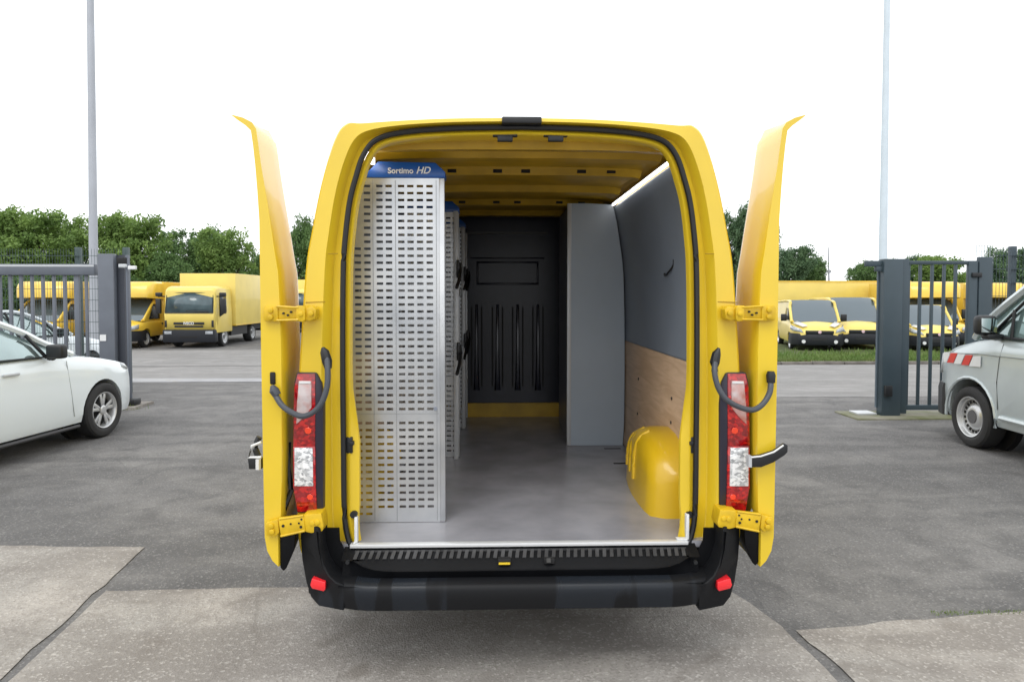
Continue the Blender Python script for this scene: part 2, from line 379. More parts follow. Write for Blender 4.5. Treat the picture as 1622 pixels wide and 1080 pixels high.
# body shell
def scaled(cv, v, sx, sz, z0=.57, dx=0.): return full([Vector((p.x * sx + dx, z0 + (p.y - z0) * sz, 0)) for p in cv], v)
rows = [full(OC, .16), scaled(OC, .30, 1.012, 1), scaled(OC, 1.5, 1.02, 1.003), scaled(OC, 4.0, 1.02, 1.0), scaled(OC, 4.4, 1.0, .97), scaled(OC, 4.9, .93, .74), scaled(OC, 5.15, .9, .46), scaled(OC, 5.6, .84, .34), scaled(OC, 5.75, .7, .1)]
MB().grid(rows).build('body_panel', YEL, van)
sk = MB()
for s in (-1, 1):
    x0 = XC + s * 1.02
    sk.grid([[Vector((x0 + s * .005, y, z)) for z in (.32, .58, .64)] for y in (YR + 1.55, YR + 4.0)])
sk.build('side_skirt', YEL, van, solid=.03, split=True)
MB().box((XC - .98, YR + .10, .50), (XC + .98, YR + 3.4, .565)).box((XC - .6, YR + .3, .36), (XC - .5, YR + 5, .5)).box((XC + .5, YR + .3, .36), (XC + .6, YR + 5, .5)).build('underbody', CHAS, van)
def wheel(parent, x, y, r, wd, side, style, zc=None, name='wheel', spokes=5):
    zc = r if zc is None else zc; c = Vector((x, y, zc)); s = side
    pr = [(-.5, .62), (-.5, .80), (-.46, .93), (-.36, .985), (0, 1.0), (.36, .985), (.46, .93), (.5, .80), (.47, .70), (.40, .655), (.36, .64), (-.4, .60)]
    n = 40; rows = []
    for q in range(n + 1):
        a = q * 2 * PI / n; rows.append([c + Vector((s * p * wd, math.cos(a) * k * r, math.sin(a) * k * r)) for p, k in pr])
    t = MB().grid(rows).build(name, TYRE, parent)
    m = MB()
    def ring(pts, mbx, nn=40):
        mbx.grid([[c + Vector((s * p * wd, math.cos(q * 2 * PI / nn) * k * r, math.sin(q * 2 * PI / nn) * k * r)) for p, k in pts] for q in range(nn + 1)])
    if style.startswith('steel'):
        ring([(.40, .665), (.46, .655), (.44, .62), (.30, .60), (.28, .555), (.16, .54), (.13, .44), (.24, .38), (.30, .30), (.30, .22), (.20, .20), (.20, 0)], m)
        rim = m.build('rim', RIM, t)
        h = MB()
        for q in range(20 if style == 'steel' else 0):
            a = (q + .5) * 2 * PI / 20; p = c + Vector((s * wd * .145, math.cos(a) * .49 * r, math.sin(a) * .49 * r))
            M = Matrix.Translation(p) @ Matrix.Rotation(a, 4, 'X'); h.cbox((0, 0, 0), (.022, .085 * r, .075 * r), M)
        if h.v: h.build('vent_slot', DRK, t, split=True)
        MB().cyl(c + Vector((s * wd * .30, 0, 0)), c + Vector((s * wd * .34, 0, 0)), .21 * r, 24).build('hub_cap', mat('grey_hub_cap', (.10, .10, .105), .5), t)
    else:
        ring([(.40, .665), (.47, .655), (.44, .62), (.25, .58), (-.3, .55)], m)
        ring([(.34, .17), (.38, .12), (.38, 0)], m)
        for q in range(spokes):
            for dd in (-.13, .13):
                a = q * 2 * PI / spokes + .3; e = a + dd * 1.5; b = a + dd * .6
                w2 = .055 * r
                P = [Vector((0, math.cos(b) * .12 * r, math.sin(b) * .12 * r)), Vector((0, math.cos(e) * .63 * r, math.sin(e) * .63 * r))]
                d = (P[1] - P[0]).normalized(); q2 = Vector((0, -d.z, d.y)) * w2
                xs2 = (s * wd * .34, s * wd * .42)
                pts = [P[0] - q2 + c, P[0] + q2 + c, P[1] + q2 * 1.15 + c, P[1] - q2 * 1.15 + c]
                m.prism([p + Vector((xs2[0] - s * wd * .10, 0, 0)) for p in pts], (xs2[1] - xs2[0] + s * .0, 0, 0))
        rim = m.build('rim', RIM, t, bevel=.004)
        MB().cyl(c + Vector((s * wd * -.1, 0, 0)), c + Vector((s * wd * .05, 0, 0)), .56 * r, 24).build('brake_disc', mat('brake_dark', (.03, .03, .032), .5, metal=.4), t)
    return t
for sx in (-1, 1):
    for yy in (1.08, 4.75): wheel(van, XC + sx * .87, YR + yy, .34, .23, sx, 'steel')
# seams in the frame pressing
for s in (-1, 1):
    for (x0, x1, yy) in ((1137, 1168, 478), (1117, 1132, 402)):
        MB().tube([at(826 + s * (x0 - 826), yy, YR - .004), at(826 + s * (x1 - 826), yy + (1 if x1 > 1140 else 0), YR - .002)], .0022, 5).build('frame_seam', mat('yellow_seam', (.36, .22, .01), .6), van)
# rubber seal
seal_c = off(SC, .004)
MB().tube([p + Vector((0, 0, 0)) for p in full(seal_c, .030)], .0125, 8).build('rubber_seal', RUB, van)
# jamb
IN = [(0, 2.440), (.20, 2.440), (.40, 2.438), (.58, 2.434), (.71, 2.425), (.775, 2.395), (.805, 2.30), (.836, 2.12), (.866, 1.87), (.878, 1.40), (.879, 1.0), (.877, .75), (.868, .575)]
IC = catm([Vector((a, b, 0)) for a, b in IN], 5)
J1 = off(SC, .012); J2 = off(SC, .030); J3 = off(SC, .036)
J4 = [Vector((p.x - .032 * min(1, max(0, (1.30 - p.y) / .25)) * min(1, max(.25, (p.y - .52) / .25)), p.y, 0)) for p in J3]
J5 = [Vector((p.x - .004, p.y, 0)) for p in J4]
mb = MB(); mb.grid([full(J1, .050), full(J2, .040), full(J3, .050), full(J4, .062), full(J5, .075), full(lerp2(J4, IC, .25), .12), full(lerp2(J4, IC, .6), .20), full(IC, .24)]); mb.build('door_jamb', YEL, van, smooth=40)
# interior skin
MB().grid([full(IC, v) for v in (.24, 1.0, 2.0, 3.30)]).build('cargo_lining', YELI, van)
# roof bows
nI = [i for i in range(len(IC)) if IC[i].y > 2.418]
top = IC[:len(nI)]
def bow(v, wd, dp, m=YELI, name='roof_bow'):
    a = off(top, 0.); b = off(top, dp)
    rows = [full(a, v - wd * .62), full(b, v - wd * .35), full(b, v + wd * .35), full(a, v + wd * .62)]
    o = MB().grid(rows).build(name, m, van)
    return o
for k, v in enumerate((.44, .92, 1.56, 2.22, 2.90)):
    o = bow(v, .13, .04)
    if k in (1, 3):
        h = MB()
        for x in (-.50, -.36, -.10, .06, .38, .55):
            h.cbox((XC + x, YR + v - .13 * .49, 2.418), (.05, .014, .018))
        h.build('bow_slot', DRK, o, split=True)
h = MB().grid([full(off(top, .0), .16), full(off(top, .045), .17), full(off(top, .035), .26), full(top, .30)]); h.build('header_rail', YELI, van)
for px in (800, 880):
    p = at(px, 217, YR + .06); l = MB()
    l.cbox((p.x, p.y, p.z + .008), (.112, .03, .018)).cbox((p.x, p.y - .004, p.z - .010), (.07, .025, .026)).build('roof_latch', RUB, van, bevel=.004)
# black cap with brake lamp at roof edge
a, b = at(795, 186, YR - .01), at(858, 196.5, YR - .01)
MB().box((a.x, YR - .02, b.z), (b.x, YR + .05, a.z + .002)).build('camera_cap', RUB, van, bevel=.006)
# floor
FZ = .583
MB().box((XC - .872, YR + .02, FZ - .03), (XC + .872, YR + 3.30, FZ)).build('cargo_floor', FLOORM, van)
a = at(555, 863, YR + .01); b = at(1089, 863, YR + .01)
MB().box((a.x, YR - .004, FZ - .012), (b.x, YR + .030, FZ + .004)).build('sill_trim', mat('bright_trim', (.74, .75, .76), .3, metal=.3), van, bevel=.002)
for (x0, x1, py) in ((957, 983, 713), (972, 999, 737)):
    D = 1.127 * F / (py - 468); p = at(x0, py, D); q = at(x1, py, D)
    MB().box((p.x, D - .015, FZ - .002), (q.x, D + .015, FZ + .0015)).build('floor_slot', DRK, van)
# side linings
side = [p for p in IC if p.x > .5]
def lining(sgn, z0, z1, v0, v1, ins, m, name):
    c = [p for p in off(IC, ins) if p.x > .5]
    pts = []
    for i in range(len(c) - 1):
        a, b = c[i], c[i + 1]
        for k in range(6):
            q = a.lerp(b, k / 6)
            if z0 <= q.y <= z1: pts.append(q)
    def z_at(z):
        for i in range(len(c) - 1):
            if c[i].y >= z >= c[i + 1].y: return c[i].lerp(c[i + 1], (c[i].y - z) / (c[i].y - c[i + 1].y))
        return c[-1]
    pts = [z_at(z1)] + [p for p in pts if z0 + .004 < p.y < z1 - .004] + [z_at(z0)]
    return MB().grid([[Vector((XC + sgn * p.x, YR + v, p.y)) for p in pts] for v in (v0, v1)]).build(name, m, van, solid=.006)
for s in (-1, 1):
    lining(s, 1.372, 2.368, .20, 3.27, .010, PGREY, 'wall_panel')
    lining(s, .59, 1.370, .20, 3.27, .010, PLY, 'plywood_panel')
sc = MB()
for (px, py) in ((1014, 600), (1068, 631), (1013, 655), (1067, 669), (1045, 678), (1010, 705)):
    D = (XC + .868) * F / (px - 780); p = at(px, py, D); sc.cyl((XC + .869, D, p.z), (XC + .861, D, p.z), .009, 8)
sc.build('screw', mat('dark_screw', (.05, .04, .035), .5), van, split=True)
# wheel boxes inside
def wbox(s):
    st = [(.34, .725, .25), (.37, .682, .295), (.46, .670, .352), (.60, .666, .392), (.76, .668, .402), (.92, .68, .375), (1.08, .70, .31), (1.22, .735, .22), (1.34, .77, .10), (1.40, .80, .01)]
    rows = []
    for v, ui, h in st:
        z = FZ; h *= .955
        rows.append([Vector((XC + s * u, YR + v, zz)) for u, zz in ((ui - .008, z), (ui, z + h * .55), (ui + .006, z + h * .80), (ui + .035, z + h * .93), (ui + .08, z + h * .985), (ui + .13, z + h), (.868, z + h))])
    v0 = st[0]; rows.insert(0, [Vector((XC + s * max(p.x * 0 + v0[1] + .02 + k * .012, 0), YR + v0[0] - .015, FZ + (p.z - FZ) * .96)) for k, p in enumerate(rows[0])])
    rows.insert(0, [Vector((XC + s * .868, YR + v0[0] - .018, FZ + (p.z - FZ) * .9)) for p in rows[0]])
    o = MB().grid(rows).build('wheel_box', mat('yellow_wheel_box', (.74, .47, .012), .38, coat=.3, var=.06), van, smooth=60)
    for v, h in ((.72, .39), (.88, .375), (1.04, .33)):
        pts = [Vector((XC + s * (.664 + (v - .72) * .09), YR + v, FZ + .10)), Vector((XC + s * (.668 + (v - .72) * .09), YR + v, FZ + h * .6)), Vector((XC + s * (.69 + (v - .72) * .09), YR + v - .015, FZ + h * .84)), Vector((XC + s * (.745 + (v - .72) * .06), YR + v - .03, FZ + h * .955))]
        MB().tube(catm(pts, 4), .013, 8).build('wheel_box_rib', mat('yellow_wheel_box', (0, 0, 0)), o)
wbox(1); wbox(-1)
# bulkhead
YB = YR + 3.28
MB().box((XC - .86, YB, .70), (XC + .86, YB + .03, 2.44)).build('bulkhead', NAVY, van)
a = at(740, 661, YB); b = at(898, 637, YB)
MB().box((XC - .86, YB - .03, FZ), (XC + .86, YB, b.z)).build('bulkhead_sill', YELI, van)
bl = MB()
def pxbox(mbx, x0, y0, x1, y1, Y, d):
    p = at(x0, y1, Y); q = at(x1, y0, Y); mbx.box((p.x, Y - d, p.z), (q.x, Y, q.z))
for r_ in ((755, 414, 853, 417), (755, 448, 853, 451), (755, 417, 758, 448), (850, 417, 853, 448), (745, 408, 862, 410)): pxbox(bl, *r_, YB, .015)
bl.build('pressed_panel', NAVY, van, bevel=.004)
for px in (755, 788, 820, 852):
    g = MB(); rr = []
    for py, wpx, d in ((482, 4, .0), (490, 5, .03), (560, 6, .035), (605, 9, .035), (618, 11, .0)):
        p = at(px, py, YB); hwid = wpx * YB / F / 3.2
        rr.append([Vector((p.x - hwid * 1.5, YB, p.z)), Vector((p.x - hwid * .7, YB - d, p.z)), Vector((p.x + hwid * .7, YB - d, p.z)), Vector((p.x + hwid * 1.5, YB, p.z))])
    g.grid(rr).build('pressed_rib', mat('rib_sheen', (.035, .038, .055), .25), van)
    for sg_ in (-1, 1):
        q = MB(); pxbox(q, px + sg_ * 8 - 1.2, 486, px + sg_ * 8 + 1.2, 612, YB, .004); q.build('rib_groove', DRK, van)
c = MB(); pxbox(c, 741, 368, 868, 371, YB, .02); c.build('dark_rail', mat('rail_dark', (.05, .05, .05), .4), van)
c = MB(); pxbox(c, 891, 432, 898, 446, YB, .03); c.build('door_bracket', mat('bracket_brass', (.25, .19, .08), .5), van)
# LED strip along the right cant rail
MB().box((XC + .748, YR + .36, 2.383), (XC + .770, YR + 2.00, 2.392)).build('light_housing', ALU, van)
MB().box((XC + .756, YR + .37, 2.372), (XC + .765, YR + 1.99, 2.3825)).build('light_strip', LAMP, van)
MB().box((XC - .745, YR + .14, 2.345), (XC - .700, YR + .29, 2.375)).build('light_strip', LAMP, van)
# cable
cp = []
for px, py in ((1065, 411), (1064, 420), (1061, 430), (1055, 436), (1050, 434)):
    D = (XC + .84) * F / (px - 780); p = at(px, py, D); cp.append(Vector((XC + .853 - .012 * (len(cp) in (2, 3)), D, p.z)))
MB().tube(catm(cp, 4), .006, 6).build('cable', RUB, van)
# jamb hardware, both sides
for s in (-1, 1):
    def P(px, py, dv): return at(826 + s * (px - 826), py, YR + dv)
    l = MB()
    p = P(1098, 704, .055); l.cbox(p, (.030, .03, .075)).cbox(p + Vector((-s * .012, -.01, .01)), (.02, .03, .02)).build('door_striker', RUB, van, bevel=.004)
    p = P(1099, 770, .058); MB().cbox(p, (.028, .02, .150)).build('jamb_slot', DRK, van, bevel=.012)
    p = P(1091, 813, .055); MB().cyl(p + Vector((0, -.02, 0)), p + Vector((0, .03, 0)), .016, 14).build('rubber_plug', RUB, van)
    b_ = MB(); p = P(1088, 858, .03); b_.box((p.x - .006, YR + .02, FZ + .004), (p.x + .008, YR + .05, FZ + .12)).box((p.x - .010 - s * .02 - .02, YR + .01, FZ + .004), (p.x + .0, YR + .045, FZ + .009))
    b_.build('corner_bracket', WPL, van, bevel=.003)

# tail lights
def outline(px_pts, Y, s): return [at(826 + s * (x - 826), y, Y) for x, y in px_pts]
for s in (-1, 1):       # traced on the right side
    Yt = YR - .018
    hb = [(1150, 592), (1153, 590), (1182, 590), (1186, 605), (1187, 640), (1188, 720), (1187, 770), (1182, 812), (1146, 812), (1140, 806), (1140, 640), (1143, 606)]
    hs = MB().prism(outline(hb, Yt, s), (0, .14, 0)).build('tail_light', mat('lamp_housing', (.022, .02, .035), .3), van, bevel=.006)
    def lens(pts, m, name, d=.010): MB().prism(outline(pts, Yt - d, s), (0, d + .004, 0)).build(name, m, hs, bevel=.003)
    lens([(1153, 592), (1181, 592), (1186, 612), (1187, 640), (1188, 706), (1153, 706)], REDL, 'red_lens', .006)
    lens([(1159, 603), (1179, 603), (1182, 640), (1183, 672), (1174, 664), (1159, 646)], SALM, 'clear_lens', .010)
    lens([(1160, 604), (1178, 604), (1179, 608), (1160, 608)], WPL, 'lens_highlight_bar', .013)
    lens([(1157, 709), (1186, 709), (1186, 770), (1156, 770)], CLRL, 'reverse_lens', .013)
    lens([(1153, 706.5), (1188, 706.5), (1188, 773), (1187, 776), (1181, 811), (1150, 811), (1152, 773)], REDL, 'red_lens')
    for (x, y, rr) in ((1164, 682, .016), (1161, 787, .014)):  # flat orange discs paint a glow into the red lens
        p = at(826 + s * (x - 826), y, Yt - .012); MB().tube([p, p + Vector((0, -.0012, 0))], rr, 7, [rr, rr * .9]).build('orange_glow_spot', ORL, hs)
# bumper
YBm = 2.90
bump = MB()
def bm_prof(u):
    # plan curve: front face goes back near the ends
    k = max(0., (abs(u) - .62) / .33); return -.16 + .13 * k * k
def bz(py, Y=YBm): return at(826, py, Y).z
zt, zb = bz(927), bz(968)
rows = []
for i in range(41):
    u = -.955 + i * 1.91 / 40; v = bm_prof(u); k = max(0., (abs(u) - .72) / .235); lift = .022 * k * k
    rows.append([Vector((XC + u, YR + v + dv, z + lift * (z < zt - .02))) for dv, z in ((.10, zt + .012), (.012, zt + .006), (0, zt - .002), (-.006, zt - .018), (-.006, zt - .055), (.000, zb + .028), (.004, zb + .010), (.02, zb), (.14, zb - .01))])
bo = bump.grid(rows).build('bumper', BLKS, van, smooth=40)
# raised corner blocks
for s in (-1, 1):
    pts = [(1118, 842), (1138, 838.5), (1186, 838.5), (1187.5, 868), (1184, 900), (1175, 933), (1165, 954), (1150, 964), (1109, 967), (1106, 926), (1119, 921), (1130, 912), (1140, 896), (1147, 872), (1149, 850), (1138, 846)]
    pts = [(1148, 842), (1152, 838.5), (1186, 838.5), (1187.5, 868), (1184, 900), (1175, 933), (1165, 954), (1150, 964), (1107, 967.5), (1107, 926), (1119, 921), (1130, 912), (1140, 896), (1147, 872)]
    P = outline(pts, 2.925, s)
    rows = []
    # push the outer points back so that the block wraps round the corner
    fr = [p + Vector((0, .09 * max(0, (abs(p.x - XC) - .80) / .17) ** 2, 0)) for p in P]
    bk = [Vector((XC + (p.x - XC) * (1.075 if abs(p.x - XC) > .9 else 1), YR + .60 if abs(p.x - XC) > .9 else YR + .12, p.z)) for p in P]
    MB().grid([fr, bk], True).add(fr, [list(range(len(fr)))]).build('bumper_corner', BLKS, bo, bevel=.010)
    a = outline([(1137, 922), (1160, 919), (1163, 930), (1160, 935), (1140, 937), (1137, 934)], 2.930, s)
    MB().prism([p + Vector((0, .012 * (abs(p.x - XC) - .85) / .04, 0)) for p in a], (0, .05, 0)).build('rear_reflector', REDR, bo, bevel=.003)
    bk_ = outline([(1115, 836), (1151, 836), (1151, 930), (1040, 930), (1062, 906), (1086, 894), (1104, 876), (1114, 856)], YR - .012, s)
    MB().prism(bk_, (0, .010, 0)).build('bumper_backing', BLK, bo)
    # inner concave wall beside the step
    rws = []
    for t in range(7):
        f = t / 6
        A = [(1116, 838), (1117, 850), (1111, 866), (1100, 882), (1084, 895), (1064, 903)]
        B = [(1151, 842), (1148, 870), (1142, 895), (1131, 912), (1119, 921), (1100, 928)]
        rws.append([at(826 + s * (a[0] * (1 - f) + b[0] * f - 826), a[1] * (1 - f) + b[1] * f, 3.07 + (2.935 - 3.07) * f ** 2 * 1.0 + .03 * math.sin(f * PI)) for a, b in zip(A, B)])
    MB().grid(rws).build('bumper_inner_wall', BLK, bo)
    p = at(826 + s * (1101 - 826), 889, 2.985); MB().cyl(p, p + Vector((0, -.012, 0)), .009, 10).build('screw', RUB, bo)
# step
stp = MB()
rows = []
for i in range(33):
    q = -1 + i / 16; u = q * .80; a = abs(q)
    drop = 0
    zl = lambda py, Y: at(826, py, Y).z
    ylip = 2.955 + .085 * max(0, (a - .80) / .20) ** 2; zlip = zl(903, 2.955) + .055 * max(0, (a - .68) / .32) ** 2 * (.6 + .4 * a)
    rows.append([Vector((XC + u, YR + .02, FZ - .012)), Vector((XC + u, 2.995, zl(885, 2.995))), Vector((XC + u, ylip + .012, zlip + .006)), Vector((XC + u, ylip, zlip)), Vector((XC + u, ylip + .01, zlip - .02)), Vector((XC + u, 2.985, zl(926, 2.97))), Vector((XC + u, 2.91, zl(926, 2.91)))])
st = stp.grid(rows).build('step_plate', BLK, bo, smooth=40)
tz0, tz1 = at(826, 871, 3.045).z, at(826, 884, 3.0).z
tr = MB()
for i in range(46):
    u = -.735 + i * 1.47 / 45; tr.prism([(XC + u - .008, 3.045, tz0 + .001), (XC + u + .008, 3.045, tz0 + .001), (XC + u + .002, 3.0, tz1 + .001), (XC + u - .014, 3.0, tz1 + .001)], (0, -.003, .005))
tr.box((XC - .75, 3.044, tz0 - .004), (XC + .75, 3.050, tz0 + .005))
tr.build('step_tread', mat('worn_tread', (.075, .075, .078), .5, var=.6, vscale=5), st)
for (px, m) in ((799, DRK), (870, DRK)):
    p = at(px, 887, 2.985); MB().cbox((p.x, p.y, p.z), (.055 if px < 820 else .045, .03, .022)).build('latch_recess', m, st, bevel=.002)
p = at(799, 892, 2.965); MB().cbox(p, (.05, .006, .008)).build('yellow_catch', YEL, st)
p = at(869, 887, 2.965); MB().cbox(p, (.018, .01, .016)).build('latch_hook', mat('latch_metal', (.12, .12, .12), .4, metal=.6), st)

# rear doors
DS = [(386, 897), (386, 870), (386, 844), (381, 816), (379, 760), (378, 700), (377, 560), (379, 480), (381, 430), (386, 400), (391, 366), (396, 332), (401, 300), (407, 260), (411, 226), (414, 204), (420, 194), (434, 186.5), (453, 181.5), (442, 190.5), (430, 199), (422, 207), (419, 230), (416, 262), (413.5, 300), (411, 350), (411, 555), (410, 735), (409, 850), (405, 872), (396, 888)]
def door(s):
    Yd = 3.0
    P = [at(826 + s * h, py, Yd) for h, py in DS]
    P = [Vector((XC + s * h * Yd / F, Yd, p.z)) for (h, py), p in zip(DS, P)]
    rows = []
    ns = len(P); HH = [h for h, _ in DS]
    for t, dx, cr in ((0, 0, 0), (.012, .0, .0), (.10, .002, 0), (.20, .004, 0), (.295, .007, 0), (.315, .010, 0), (.35, .022, 0), (.46, .062, 0), (.60, .115, 0), (.72, .165, 0)):
        sh = .006 if t == 0 else 0
        cx = sum(p.x for p in P) / ns
        rows.append([p + Vector((s * dx - s * cr * 0, t, 0)) + Vector(((cx - p.x) * (.08 if t == 0 else 0) * min(1, max(0, (2.25 - p.z) / .4)), 0, 0)) - Vector((s * (h - 421) * Yd / F * min(.85, t * 3) if h > 421 else 0, 0, 0)) for p, h in zip(P, HH)])
    o = MB().grid(rows, True, True).build('rear_door', YEL, van, smooth=50)
    # black lower trim on the outer skin
    T = [(386, 845), (361, 840), (363, 868), (376, 897), (381, 902), (386, 896)]
    Q = [Vector((XC + s * h * Yd / F, Yd + .01, at(826, py, Yd).z)) for h, py in T]
    MB().prism(Q, (s * .05, .34, 0)).build('lower_trim', BLK, o, bevel=.006)
    # hinges
    hm = mat('hinge_yellow', (.74, .48, .012), .4, var=.18, vscale=25)
    for k, (y0, y1, xa, xb, tilt) in enumerate(((486, 507, 395, 323, 0), (818, 843, 400, 314, -4))):
        g = MB()
        def q(h, py, Y=2.975): return Vector((XC + s * h * Y / F, Y, at(826, py, Y).z))
        def plate(pts, d=.014, Y=2.975): g.prism([q(h, py, Y) for h, py in pts], (0, d, 0))
        if k == 0:
            plate([(405, 484), (388, 484), (384, 488), (384, 506), (388, 509), (405, 508), (407, 504), (407, 488)], .03)
            plate([(386, 486), (352, 486), (352, 506), (386, 506)], .02, 2.982)
            plate([(356, 484), (346, 484), (342, 488), (342, 506), (346, 510), (356, 508)], .05, 2.97)
            plate([(346, 489), (330, 485), (324, 490), (326, 505), (334, 508), (346, 506)], .06, 2.985)
            fl = [((386, 485), (352, 487)), ((386, 507), (352, 506))]; holes = ((376, 496), (364, 494), (369, 499)); bolts = ((396, 491), (396, 502), (333, 496), (349, 497))
        else:
            plate([(407, 824), (388, 818), (386, 840), (392, 846), (407, 844)], .02)
            plate([(388, 818), (348, 813), (345, 837), (384, 846)], .03, 2.965)
            plate([(348, 812), (340, 811), (320, 810), (316, 830), (318, 838), (336, 841), (348, 838)], .09, 2.97)
            fl = [((386, 818), (348, 813)), ((384, 845), (346, 837))]; holes = ((351, 819), (352, 831), (368, 826), (380, 829), (355, 825)); bolts = ((399, 829), (398, 838), (334, 825), (326, 824))
        hg = g.build('hinge', hm, o, bevel=.004)
        r_ = MB()
        for a, b in fl: r_.tube([q(*a, 2.972 - .006 * k), q(*b, 2.972 - .006 * k)], .005, 6)
        r_.build('hinge_flange', hm, hg, split=True)
        h_ = MB()
        for (hx, hy) in holes: c_ = q(hx, hy, 2.9705 if k == 0 else 2.964); h_.cyl(c_ + Vector((0, .012, 0)), c_ + Vector((0, -.0012, 0)), .0065 if (hx + hy) % 2 else .0045, 8)
        h_.build('hinge_hole', DRK, hg, split=True)
        b_ = MB()
        for (hx, hy) in bolts: c_ = q(hx, hy, 2.968); b_.cyl(c_ + Vector((0, .012, 0)), c_ + Vector((0, -.004, 0)), .012, 8)
        b_.build('hinge_bolt', hm, hg, bevel=.002, split=True)
    return o
dl = door(-1); dr = door(1)
# cable conduits, traced separately
def tp(L, Y): return [at(x, y, Y) for x, y in L]
HOSE = mat('grey_conduit', (.055, .062, .075), .5)
cl = MB().tube(catm([at(517, 560, 2.99), at(519, 585, 2.95), at(518, 612, 2.93), at(510, 637, 2.92), at(497, 652, 2.92), at(479, 659, 2.92), at(460, 652, 2.93), at(446, 641, 2.95), at(436, 625, 2.975)], 5), .0125, 10).build('cable_conduit', HOSE, van)
MB().tube(tp([(511, 550), (514, 557), (518, 572), (520, 584)], 2.985), .018, 8, [.006, .02, .023, .016]).build('conduit_clip', RUB, cl)
MB().tube(tp([(431, 610), (434, 618), (439, 626)], 2.975), .02, 10, [.008, .021, .018]).build('conduit_clip', HOSE, cl)
cr_ = MB().tube(catm([at(1134, 565, 2.99), at(1132, 590, 2.95), at(1138, 614, 2.93), at(1150, 632, 2.92), at(1170, 644, 2.92), at(1192, 649, 2.92), at(1208, 640, 2.93), at(1219, 622, 2.95), at(1221, 604, 2.975)], 5), .0125, 10).build('cable_conduit', HOSE, van)
MB().tube(tp([(1139, 551), (1135, 560), (1132, 574), (1132, 588)], 2.985), .018, 8, [.006, .02, .023, .016]).build('conduit_clip', RUB, cr_)
MB().tube(tp([(1221, 588), (1221, 594), (1221, 606)], 2.975), .02, 10, [.015, .021, .018]).build('conduit_clip', RUB, cr_)
p = at(432, 599, 2.997); MB().cbox(p, (.024, .012, .055)).build('cable_hole', DRK, dl, bevel=.011)
# door checks
c1 = MB().prism([at(x, y, 2.95) for x, y in ((1189, 723), (1204, 721), (1226, 714), (1243, 702), (1248, 705), (1248, 716), (1243, 721), (1226, 732), (1206, 740), (1189, 740))], (0, .02, 0)).build('door_check', RUB, dr, bevel=.003)
MB().tube([at(x, y, 2.946) for x, y in ((1190, 724), (1205, 722.5), (1226, 715.5), (1241, 705))], .004, 6).build('check_edge', WPL, c1)  # white tube paints the highlight along the arm's top
MB().prism([at(x, y, 2.947) for x, y in ((1186, 722), (1191, 722), (1191, 740), (1186, 740))], (0, .03, 0)).build('check_bracket', LGREY, c1)
c2 = MB().prism([at(x, y, 3.06) for x, y in ((392, 726), (414, 726), (414, 743), (394, 743))], (0, .03, 0)).build('door_check', RUB, dl, bevel=.004)
MB().tube([at(x, y, 3.055) for x, y in ((414, 724), (394, 724), (399, 706), (414, 700))], .007, 6).tube([at(x, y, 3.055) for x, y in ((409, 743), (409, 727))], .012, 6).build('check_edge', WPL, c2)
MB().tube([at(x, y, 3.07) for x, y in ((411, 692), (407, 700), (405, 712), (409, 722))], .014, 6).build('check_spring', RUB, c2)
# tubes between lamps and doors; the dark one stands for the lamp's reflection
MB().tube([at(457, 700, 3.10), at(456, 740, 3.09), at(462, 775, 3.08), at(448, 812, 3.06)], .012, 6).build('door_gap_tube', RUB, van)
MB().tube([at(1196, 760, 3.10), at(1204, 785, 3.09), at(1190, 812, 3.06)], .008, 6).build('door_gap_tube', LGREY, van)

# =====================================================================
# SHELVING INSIDE
# =====================================================================
def perforated(x0, x1, z0, z1, Y, cols, colw, rows, roww, skip, xl=None):
    xsr = sorted(set([x0, x1] + [c - colw / 2 for c in cols] + [c + colw / 2 for c in cols]))
    zsr = sorted(set([z0, z1] + [r - roww / 2 for r in rows] + [r + roww / 2 for r in rows]))
    cset = {round(c - colw / 2, 6): i for i, c in enumerate(cols)}; rset = {round(r - roww / 2, 6): i for i, r in enumerate(rows)}
    vs = []; fs = []; nx = len(xsr)
    for z in zsr:
        for x in xsr:
            vs.append((max(x, xl(z)) if xl else x, Y, z))
    for j in range(len(zsr) - 1):
        for i in range(nx - 1):
            ci = cset.get(round(xsr[i], 6)); ri = rset.get(round(zsr[j], 6))
            if ci is not None and ri is not None and not skip(ci, ri): continue
            a = j * nx + i
            if abs(vs[a][0] - vs[a + 1][0]) < 1e-6 and abs(vs[a + nx][0] - vs[a + nx + 1][0]) < 1e-6: continue
            fs.append((a, a + 1, a + nx + 1, a + nx))
    return MB().add(vs, fs)
